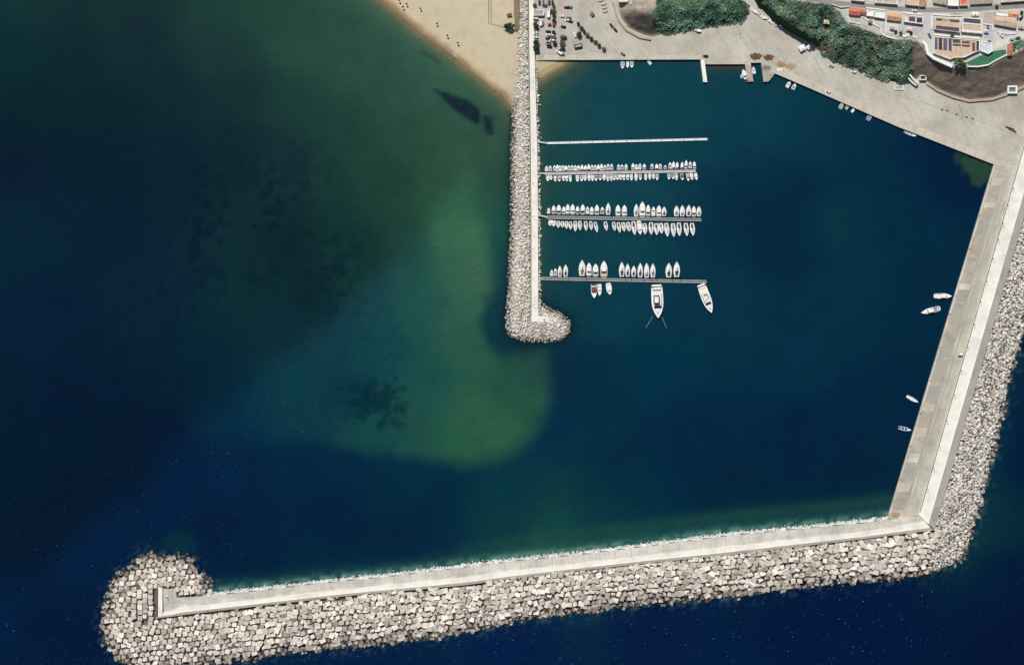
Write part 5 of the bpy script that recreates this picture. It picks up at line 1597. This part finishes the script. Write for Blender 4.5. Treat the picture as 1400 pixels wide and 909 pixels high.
building('wide tan-roofed house with one long dark solar strip along its lower edge', [(1278.5, 24.6), (1313, 27.4), (1312.2, 44.6), (1277.4, 40.2)], 6, T_TAN, M['cream'],
         panels=[([(1279.6, 35.2), (1311.6, 38.4), (1311.4, 43.4), (1279.2, 40)], SOL_PURPLE), ([(1279.6, 25.4), (1288, 26), (1288, 28.6), (1279.4, 28)], SOL_BROWN), ([(1289.4, 26), (1297, 26.8), (1297, 29.6), (1289.2, 28.8)], R_GREY), ([(1299, 26.8), (1312, 28), (1311.8, 30.8), (1298.8, 29.8)], SOL_BROWN)])
building('white parapet-roofed house with a dark solar strip along its upper edge', [(1316, 24.4), (1342.4, 26.6), (1343, 46.4), (1314.8, 43.6)], 6, T_TAN, M['white'],
         panels=[([(1317.4, 25.8), (1340.4, 28), (1340.2, 32.4), (1317, 30)], SOL_PURPLE), ([(1316.6, 31.4), (1341.8, 33.8), (1341.8, 35), (1316.6, 32.8)], R_WHITE), ([(1316.6, 41), (1342, 43.4), (1342, 45.2), (1316.4, 42.8)], R_WHITE)])
building('large tan-roofed building at the right side of the square', [(1361, 22.4), (1389.4, 25), (1388.2, 38.6), (1360.4, 33.4)], 6, T_TAN, M['cream'], 'gable', rise=1.2)
building('salmon-roofed house adjoining the upper right of the large tan building', [(1379.5, 15.6), (1392.4, 16.2), (1391.8, 24.8), (1379, 24)], 5.5, T_SALMON, M['cream'], 'gable')
building('cream-roofed house adjoining the upper left of the large tan building', [(1361.4, 16), (1378.6, 18), (1378.2, 23.4), (1361.2, 21.6)], 4.6, R_WHITE, M['cream'])
blk = [(1276.6, 50.6), (1339.6, 56), (1339.4, 69.3), (1328, 74.3), (1318.7, 79), (1304.4, 79.3), (1299.4, 81.5), (1275.8, 73)]
q = lambda x0, y0, x1, y1: ([(1250 + x0 / 13.98, 45 + y0 / 13.98), (1250 + x1 / 13.98, 45 + (y0 + (x1 - x0) * .06) / 13.98), (1250 + x1 / 13.98, 45 + (y1 + (x1 - x0) * .06) / 13.98), (1250 + x0 / 13.98, 45 + y1 / 13.98)])
building('broad tan-roofed block crowded with many solar panels at the brink of the brown slope', blk, 5, T_TAN, M['white'], cat='building', name='apartment_block',
         panels=[(q(375, 92, 446, 308), SOL_BLUE), (q(470, 94, 532, 322), SOL_BLACK), (q(556, 100, 630, 330), SOL_BLUE), (q(660, 118, 714, 342), SOL_PURPLE), (q(735, 130, 876, 186), SOL_PURPLE), (q(735, 212, 888, 244), SOL_PURPLE),
                 (q(910, 160, 1062, 196), SOL_BROWN), (q(910, 226, 1062, 260), SOL_BROWN), (q(1110, 186, 1160, 352), SOL_BROWN), (q(1190, 158, 1250, 342), SOL_BLACK)])
building('pale blue metal-roofed building beside the lawn', [(1342.6, 57), (1355, 58.6), (1357.6, 70), (1351, 74.4), (1340.6, 70)], 4.5, R_BLUE, M['white'], cat='building', name='metal_roofed_building')
building('low red-brown shed at the lower end of the white lane', [(1377.6, 61), (1384, 61), (1383.6, 76), (1377.4, 76.6)], 2.6, T_TERRA, M['cream'], 'gable', cat='shed', name='shed', rise=.5)
# upper side of the road, cut by the top of the frame
for lab, cs, rm, wm, kd in [('pink-roofed house at the left end of the upper street', [(1165, -9), (1182.4, -8), (1181.6, 2.8), (1164, .8)], R_PINK, M['cream'], 'flat'),
                            ('tan and white house on the upper street above the white house', [(1195, -9), (1227, -8), (1227, 6.4), (1196, 4)], T_TAUPE, M['white'], 'flat'),
                            ('cream house on the upper street left of the orange strip roof', [(1238.4, -9), (1257, -8), (1256.6, 8.6), (1238, 6.6)], T_TAN, M['cream'], 'flat'),
                            ('narrow orange-roofed house on the upper street', [(1258.4, -8), (1266, -8), (1265, 9.2), (1258, 8.8)], T_ORANGE, M['cream'], 'gable'),
                            ('taupe-roofed house on the upper street right of the crossing', [(1276, -9), (1294.4, -8), (1294, 7), (1276, 4)], T_TAUPE, M['cream'], 'gable'),
                            ('bright white house on the upper street', [(1296, -9), (1310.4, -8), (1310.4, 8.8), (1295.6, 8)], R_WHITE, M['white'], 'flat'),
                            ('small coral-roofed house on the upper street beside the white one', [(1312, -9), (1324, -9), (1322.6, 8), (1312, 8)], T_CORAL, M['cream'], 'flat'),
                            ('wide taupe-roofed house on the upper street', [(1326.6, -9), (1356.6, -9), (1355.6, 4.6), (1327, 6)], T_TAUPE, M['cream'], 'gable'),
                            ('cream house at the right end of the upper street', [(1368, -9), (1408, -12), (1408, 1), (1369, 3.6)], T_TAN, M['white'], 'flat')]:
    building(lab, cs, 5.5, rm, wm, kd)
# on the flat
building('low grey-roofed kiosk in the parking lot', [(728.8, 14.6), (744.2, 14.8), (744, 21.6), (729, 21.6)], 3.2, R_GREY, M['white'], 'flat', cat='kiosk', z0=LAND_Z, name='kiosk')
building('small white-roofed pavilion beside the grey kiosk', [(747.6, 14), (752, 14), (751.6, 24), (748.2, 24)], 3.0, R_WHITE, M['white'], 'flat', cat='pavilion', z0=LAND_Z, name='pavilion')
building('narrow white awning-roofed stand below the grey kiosk', [(728.6, 24.4), (735.6, 24.6), (735.4, 26.6), (728.6, 26.4)], 2.6, R_WHITE, M['white'], 'flat', cat='stand', z0=LAND_Z, name='stand')
building('dark long container with a pale roof inset in the parking lot', [(784.2, 61.4), (795.6, 59.2), (796, 64), (785.6, 66)], 2.8, R_GREY, P_DARK, 'flat', cat='container', z0=LAND_Z, name='container')
sheet('concrete_pad', [(780, 56.4), (789, 55.2), (790, 58.6), (782, 60.6)], LAND_Z + .02, M['grey_conc'])
building('small white kiosk standing against the upper deck of the mole', [(1311.4, 479.8), (1316.6, 480.2), (1315.8, 486), (1310.6, 485.6)], 2.6, R_WHITE, M['cream'], 'flat', cat='hut', z0=2.4, name='hut')
building('tiny yellow-roofed shed alone in the cliff scrub', [(1126.6, 26.6), (1134, 27.4), (1133.6, 33.4), (1126.2, 32.4)], 3.0, tile('yellow_sheet', (.72, .62, .26)), M['white'], 'gable', cat='shed', z0=10.5, name='shed', rise=.6)
for i, (cs, lab, rm) in enumerate([([(846, -6), (858, -6), (858, 3), (846, 3)], 'cream-roofed low house at the top edge, left one on the headland', R_PINK), ([(862, -6), (874, -6), (872, 6), (862, 6)], 'pale blue-roofed low house at the top edge on the headland', R_BLUE)]):
    building(lab, cs, 3, rm, M['white'], 'flat', z0=6.5)


# --- walls, fences, steps
def wall(name, label, cat, line, width, z, h, mat, zf=None, group=None):
    m = MB()
    P = [W(x, y, z + h) for x, y in line]
    left, right = [], []
    for i, p in enumerate(P):
        a = P[max(0, i - 1)]; b = P[min(len(P) - 1, i + 1)]
        d = (b - a).normalized(); n = Vector((-d.y, d.x, 0)) * width / 2
        left.append(p + n); right.append(p - n)
    loop = right + left[::-1]
    m.prism(loop, [Vector((p.x, p.y, z - 2.5)) for p in loop])
    return tag(m.build(name, mat), label, cat, group)


wall('terrace_wall', 'thick white terrace wall along the brink below the solar-panelled block', 'wall', [(1262, 57), (1266, 62), (1268.6, 73), (1277, 79.5), (1302, 91)], 2.4, TZ - 1.5, 3.2, M['white'])
wall('terrace_wall', 'thin pale wall edging the lower side of the lawn', 'wall', [(1324, 91), (1337, 91.4), (1351, 89), (1362, 82.4), (1377, 75)], .9, TZ - 1.2, 2.4, M['white'])
wall('retaining_wall', 'low pinkish retaining wall along the foot of the brown slope', 'wall', [(1268, 114), (1282, 123.4), (1303.6, 132.6), (1325, 138), (1357, 135.6), (1375, 129.5), (1402, 118)], 2.2, 2.0, 1.4, M['pink_wall'])
wall('retaining_wall', 'low pinkish wall curving round the foot of the headland by the road bend', 'wall', [(838, 4), (845, 27), (856, 41), (874, 51), (890, 54)], 1.6, 2.0, 1.3, M['pink_wall'])
wall('boundary_wall', 'pale wall along the lower side of the town road above the cliff scrub', 'wall', [(1137, 6), (1150, 10.4), (1162, 9)], .7, TZ, 1.4, M['cream'])
gw = 'low garden walls in the town'
for nm, ln in (('low white garden wall closing the yard below the coral-roofed house', [(1160, 22.6), (1162, 30), (1176, 33)]), ('low white wall slanting behind the white houses towards the cliff', [(1178.6, 23), (1192, 32), (1204, 38), (1205, 46)]),
               ('low wall between the yards under the orange-roofed house', [(1212, 31), (1211, 47)]), ('low wall along the lower side of the orange-roofed yard', [(1206, 47.4), (1214, 51), (1224, 53.4)]),
               ('low zigzag wall on the yard above the brown slope', [(1226, 49), (1233, 47), (1236, 51), (1244, 48.4), (1252, 52)]), ('low wall along the alley between the two solar-roofed rows', [(1277, 47.6), (1300, 50), (1338, 53)]),
               ('low wall left of the tan-roofed solar house', [(1274.4, 22), (1273.6, 40)]), ('low wall along the pavement above the tan-roofed solar house', [(1276, 20.4), (1300, 21.6), (1316, 21.4)]),
               ('low wall closing the small square on its right', [(1345, 33), (1357, 35), (1357, 42)]), ('low wall along the pavement above the coral and white houses', [(1184, 10.8), (1198, 12.4), (1212, 14.4)]),
               ('low wall below the large tan-roofed building', [(1364, 44), (1378, 46.6), (1390, 46)]), ('low wall along the pavement by the pink-roofed solar house', [(1234, 17.6), (1250, 19.4), (1260, 20)])):
    wall('garden_wall', nm, 'wall', ln, .7, TZ, .9, M['white'], group=gw)
for nm, c4, rm in (('tiny terracotta-roofed shed in the yard below the white houses', [(1188, 27), (1193, 28), (1192, 33), (1187, 32)], T_TERRA), ('small grey-roofed shed in the yard below the orange-roofed house', [(1217, 36), (1223, 37), (1222.4, 41.6), (1216.4, 40.6)], R_GREY),
                   ('small white shed above the tan-roofed solar house', [(1329, 17), (1338, 17.6), (1337.6, 22), (1328.8, 21.4)], R_WHITE), ('small cream lean-to on the square beside the white solar house', [(1345.6, 40.6), (1352, 41.2), (1351.6, 45.6), (1345.4, 45)], R_PINK),
                   ('small pink-roofed shed in the yard below the solar-arrayed house', [(1240, 37.4), (1247, 38.4), (1246.4, 43), (1239.4, 42)], R_PINK), ('small tan-roofed shed beside the right edge below the tan building', [(1393, 33), (1400, 34), (1399.6, 40), (1392.6, 39)], T_TAN)):
    building(nm, c4, 4, rm, M['cream'], 'gable', cat='shed', name='shed', rise=.4, nwin=1)
gs = 'walls of the slope stair'
wall('stair_wall', 'upper white side wall of the stair cut between green and brown slopes', 'wall', [(1240, 98), (1248, 107), (1255, 114)], 1.2, 4, 2.2, M['white'], group=gs)
wall('stair_wall', 'lower white side wall of the stair cut between green and brown slopes', 'wall', [(1239.4, 104.4), (1246, 111.6), (1253, 117)], 1.0, 3, 2.0, M['white'], group=gs)


def frame_box(name, label, cat, x0, y0, x1, y1, z, h, mat, fill, t=1.0):
    o = thing(name, label, cat)
    for a in ([(x0, y0), (x1, y0), (x1, y0 + t), (x0, y0 + t)], [(x0, y1 - t), (x1, y1 - t), (x1, y1), (x0, y1)], [(x0, y0 + t), (x0 + t, y0 + t), (x0 + t, y1 - t), (x0, y1 - t)], [(x1 - t, y0 + t), (x1, y0 + t), (x1, y1 - t), (x1 - t, y1 - t)]):
        slab('side_wall', a, z + h, mat, h + 2, o, None)
    sheet('floor', [(x0 + t, y0 + t), (x1 - t, y0 + t), (x1 - t, y1 - t), (x0 + t, y1 - t)], z + h * .3, fill, o, None)
    return o


frame_box('open_tank', 'open white concrete tank with a dark inside at the foot of the stair', 'tank', 1257.5, 103, 1266.5, 109.6, 3.2, 1.8, M['white'], M['dark_joint'])
frame_box('open_tank', 'square white-rimmed tank with greenish inside at the right end of the brown slope', 'tank', 1377.5, 117.4, 1391, 128, 3.0, 1.6, M['white'], worn('stagnant_green', (.14, .19, .13), .3, .5), 2.2)
frame_box('boat_cradle', 'long white-rimmed empty trough on the apron below the green slope', 'trough', 1223, 117.6, 1235.4, 123, 2.0, .9, M['white'], M['apron'], .9)

# lamp posts
def lamp(label, x, y, h, z, group, ang=0.0, arms=1):
    t = thing('lamp_post', label, 'lamp post', W(x, y, z), ang, group)
    MB().tube((0, 0, 0), (0, 0, h), .14, .08, 8).build('pole', P_ALU, t)
    MB().box(-.35, .35, -.35, .35, 0, .4, taper=.05).build('base', M['grey_conc'], t)
    for k in range(arms):
        s = 1 if k == 0 else -1
        MB().tube((0, 0, h - .1), (s * 1.4, 0, h + .1), .06, n=6).build('arm', P_ALU, t)
        loftbox('lamp_head', P_GREY, t, [(-.18, .3, .25, h, h + .18), (.18, .3, .25, h, h + .18)]).location = (s * 1.5, 0, 0)
    return t


g = 'tall light masts on the quay apron'
lamp('tall light mast on the apron below the green headland', 1008, 36.5, 13, LAND_Z, g, .4, 2)
lamp('tall light mast under the cliff scrub beside the white tent', 1114.8, 79.6, 13, LAND_Z, g, .4, 2)
lamp('tall light mast at the foot of the brown slope', 1311, 143.6, 14, LAND_Z, g, .4, 2)
g = 'lamp posts along the upper deck of the mole'
ys = [258, 282, 306, 328, 354, 385, 413, 444, 475, 506.5, 540, 575, 610, 640, 668]
for i, y in enumerate(ys):
    x = ext(Ld, y)[0] + 2.0
    n = len(ys)
    lab = ('%s lamp post from the town end' % ordi(i + 1)) if i < 8 else ('%s lamp post from the breakwater corner' % ordi(n - i))
    lamp('small %s along the bright mole deck' % lab, x, y, 4.5, 4.6, g, 2.8, 1)
g = 'lamp posts along the jetty'
for i, y in enumerate((205, 250, 295.5, 340, 380, 416)):
    lamp('small grey lamp post on the jetty, %s from the beach' % ordi(i + 1), 728.5, y, 4.5, 2.5, g, 0, 1)


def beacon(label, x, y, z, c):
    t = thing('navigation_beacon', label, 'beacon', W(x, y, z))
    MB().tube((0, 0, 0), (0, 0, .5), .95, .9, 12).build('plinth', M['white'], t)
    MB().tube((0, 0, .5), (0, 0, 4.6), .34, .26, 10).build('tower', c, t)
    MB().tube((0, 0, 4.6), (0, 0, 5.2), .22, .16, 8).build('lantern', P_SMOKE, t)


beacon('slim grey light beacon on the L-shaped end of the jetty', 743.5, 435.8, 2.5, P_ALU)
beacon('slim grey light beacon on the tip of the long breakwater', 228.5, 814.6, 4.2, P_ALU)


# --- quay clutter
def canopy(label, x, y, w, d, h, mat, name='canopy_tent', cat='tent', ang=0.0, z=LAND_Z):
    t = thing(name, label, cat, W(x, y, z), ang)
    m = MB(); a = [(-w / 2, -d / 2, h), (w / 2, -d / 2, h), (w / 2, d / 2, h), (-w / 2, d / 2, h)]
    ap = (0, 0, h + .9)
    for i in range(4): m.poly([a[i], a[(i + 1) % 4], ap])
    for i in range(4):
        p, q_ = Vector(a[i]), Vector(a[(i + 1) % 4]); m.quad(p, q_, q_ - Vector((0, 0, .3)), p - Vector((0, 0, .3)))
    m.build('cover', mat, t)
    for p in a: MB().tube((p[0] * .95, p[1] * .95, 0), (p[0] * .95, p[1] * .95, h), .05, n=6).build('pole', P_ALU, t)
    return t


canopy('white peaked tent standing on the apron below the cliff', 1096, 66.6, 5.0, 4.6, 2.5, P_WHITE, ang=.5)
canopy('low red canopy on the paving between parking lot and road bend', 809.4, 19.5, 3.0, 3.4, 2.0, paint('faded_red_canvas', (.42, .13, .12), .8), ang=.7)
canopy('orange tarpaulin shade left of the red one in the parking lot', 751, 33.4, 3.0, 1.8, 2.0, paint('orange_canvas', (.5, .20, .08), .8), ang=.2)
canopy('red tarpaulin shade right of the orange one in the parking lot', 757, 34.2, 2.2, 2.4, 2.0, paint('red_canvas', (.30, .06, .06), .8), ang=.2)
canopy('pale awning beside the white tent under the cliff', 1105.5, 65, 4.0, 3.2, 2.2, P_DECK, ang=.9)
clut = 'heaps of fishing gear by the wedge pier'
for i, (x, y, n, s, mt, lab) in enumerate([(1033.5, 77.5, 46, 3.4, M['rust'], 'brown heap of nets between the two small piers'), (1051, 79, 36, 3.0, M['rust'], 'brown heap of nets at the root of the wedge pier'),
                                            (1047.4, 93, 40, 2.6, worn('net_mauve', (.30, .22, .20), .4, 1), 'tangled mauve-brown nets lying on the wedge pier'), (1068, 88, 40, 3.0, worn('net_ochre', (.40, .30, .17), .4, 1), 'ochre heap of gear right of the wedge pier, left one'),
                                            (1081, 91, 44, 3.2, worn('net_tan', (.44, .33, .20), .4, 1), 'tan heap of gear right of the wedge pier, right one'), (1065.5, 96, 20, 1.8, P_DECK, 'pile of pale boxes at the quay corner by the wedge pier'),
                                            (1224.6, 703.4, 60, 2.6, worn('corner_stone', (.40, .30, .18), .4, 1), 'small pile of brown stones in the inner corner of mole and breakwater')]):
    c = W(x, y, LAND_Z); m = MB()
    nn = 14
    m.poly([(math.cos(6.283 * k / nn) * s * 1.5 * (1 + .2 * math.sin(k * 2.3)), math.sin(6.283 * k / nn) * s * .85 * (1 + .2 * math.cos(k * 3.1)), .12) for k in range(nn)])
    for k in range(n):
        a = R.uniform(0, 6.28); r = min(s * .8, abs(R.gauss(0, s * .5))); sz = R.uniform(.25, .7)
        rot = Matrix.Translation((math.cos(a) * r * 1.5, math.sin(a) * r * .8, sz * .3)) @ Euler((R.uniform(-.5, .5), R.uniform(-.5, .5), R.uniform(0, 3))).to_matrix().to_4x4()
        m.box(-sz, sz, -sz * .6, sz * .6, -sz * .4, sz * .45, taper=sz * .2, rot=rot)
    nm = 'stone_pile' if 'stones' in lab else ('box_pile' if 'boxes' in lab else 'net_heap')
    tag(m.build(nm, mt, None, c), lab, 'heap', None if 'stones' in lab else clut)
for i, (x, y, a, L, lab) in enumerate([(1380.5, 175.4, -.35, 7.5, 'rusty brown beam, upper of two lying on the right part of the apron'), (1384, 178.4, -.45, 7.0, 'rusty brown beam, lower of two lying on the right part of the apron')]):
    m = MB().box(-L / 2, L / 2, -.55, -.15, 0, .7).box(-L / 2, L / 2, .15, .55, 0, .7).box(-L / 2 + .3, -L / 2 + .8, -.15, .15, .1, .6).box(L / 2 - .8, L / 2 - .3, -.15, .15, .1, .6)
    o = m.build('steel_beam', M['rust'], None, W(x, y, LAND_Z + .02)); o.rotation_euler.z = a
    tag(o, lab, 'beam', 'beams on the apron')
# drain line and painted seams on the apron
dl = MB()
pts = [(1190, 116), (1230, 131), (1275, 144), (1310, 157), (1345, 168), (1396, 187)]
for (a, b) in zip(pts[:-1], pts[1:]):
    dl.poly([W(a[0], a[1], LAND_Z + .03), W(a[0], a[1] + .8, LAND_Z + .03), W(b[0], b[1] + .8, LAND_Z + .03), W(b[0], b[1], LAND_Z + .03)])
pts = [(1366, 214), (1372, 218.6), (1381, 219.6), (1391, 218)]
for (a, b) in zip(pts[:-1], pts[1:]):
    dl.poly([W(a[0], a[1], LAND_Z + .03), W(a[0], a[1] + .8, LAND_Z + .03), W(b[0], b[1] + .8, LAND_Z + .03), W(b[0], b[1], LAND_Z + .03)])
tag(dl.build('drain_channel', M['grey_conc']), kind='structure')
gb = 'concrete blocks along the apron drain line'
for i, (x, y) in enumerate([(1288, 150), (1295, 151.4), (1307.6, 156.6), (1321.4, 160.2), (1330, 162)]):
    o = MB().box(-.7, .7, -.45, .45, 0, .8, taper=.12).build('concrete_barrier', M['dark_joint'], None, W(x, y, LAND_Z)); o.rotation_euler.z = -.3
    tag(o, 'dark concrete barrier, %s from the left along the apron drain line' % ordi(i + 1), 'barrier', gb)
gb = 'mooring bollards along the mole quay'
for i, y in enumerate(range(250, 700, 45)):
    x = ext(Lq, y)[0] + 1.6
    o = MB().tube((0, 0, 0), (0, 0, .55), .3, .22, 10).tube((0, 0, .5), (0, 0, .72), .4, .34, 10).build('mooring_bollard', M['dark_joint'], None, W(x, y, 2.07))
    tag(o, 'dark mooring bollard, %s from the town end of the mole quay' % ordi(i + 1), 'bollard', gb)

# --- beach things
def parasol(label, x, y, mat, r=1.3):
    t = thing('beach_parasol', label, 'parasol', W(x, y, 1.3), R.uniform(0, 1), 'dark parasols on the sand')
    MB().tube((0, 0, 0), (0, 0, 2.3), .04, n=6).build('pole', P_ALU, t)
    m = MB(); n = 8
    for k in range(n):
        a, b = 2 * math.pi * k / n, 2 * math.pi * (k + 1) / n
        m.poly([(0, 0, 2.5), (math.cos(a) * r, math.sin(a) * r, 2.0), (math.cos(b) * r, math.sin(b) * r, 2.0)])
    m.build('shade', mat, t)


dk = paint('dark_canvas', (.06, .05, .045), .9)
for x, y, lab in [(546, 1.4, 'dark parasol at the top edge of the beach'), (556, 6.2, 'dark parasol, highest pair on the beach, lower right one'), (551, 10.4, 'dark parasol close to the wet sand near the top'), (575, 12.6, 'dark parasol standing apart inland near the top of the beach'),
                  (597.5, 33.2, 'dark parasol alone midway down the beach'), (611.7, 49.6, 'dark parasol, second from the bottom of the beach'), (626, 59.4, 'dark parasol, lowest one on the beach')]:
    parasol(lab, x, y, dk, .9)
parasol('reddish-brown parasol beside the dry grass strip, left of its pair', 694.6, 21.4, M['rust'], 1.2)
parasol('reddish-brown parasol beside the dry grass strip, right of its pair', 697.8, 20.4, M['rust'], 1.2)
t = thing('beach_fence', 'low wooden fence enclosing a plot of sand beside the jetty', 'fence')
for nm, pl in (('outer_rail', [(668, -20), (668, 32), (680, 35), (689, 37)]), ('inner_rail', [(671, -20), (671.4, 30)])):
    m = MB()
    for a, b in zip(pl[:-1], pl[1:]):
        A, B_ = W(*a, 2.0), W(*b, 2.0); n = max(2, int((B_ - A).length / 2.5))
        m.tube(A + Vector((0, 0, .75)), B_ + Vector((0, 0, .75)), .12, n=5)
        for k in range(n + 1):
            p = A.lerp(B_, k / n); m.tube(p - Vector((0, 0, .4)), p + Vector((0, 0, .9)), .09, n=5)
    m.build(nm, M['bark'], t)
gr = 'curved kerbs beside the road bend'
for i, (x, y) in enumerate([(821, 2), (825, 7), (826, 12), (827, 17)]):
    o = wall('kerb_rail', 'thin brown barrier above the road bend, %s from the top' % ordi(i + 1), 'barrier', [(x - 3, y), (x, y + .6), (x + 2.4, y - .4), (x + 4, y - 2)], .35, 2.0, .7, M['rust'], group=gr)
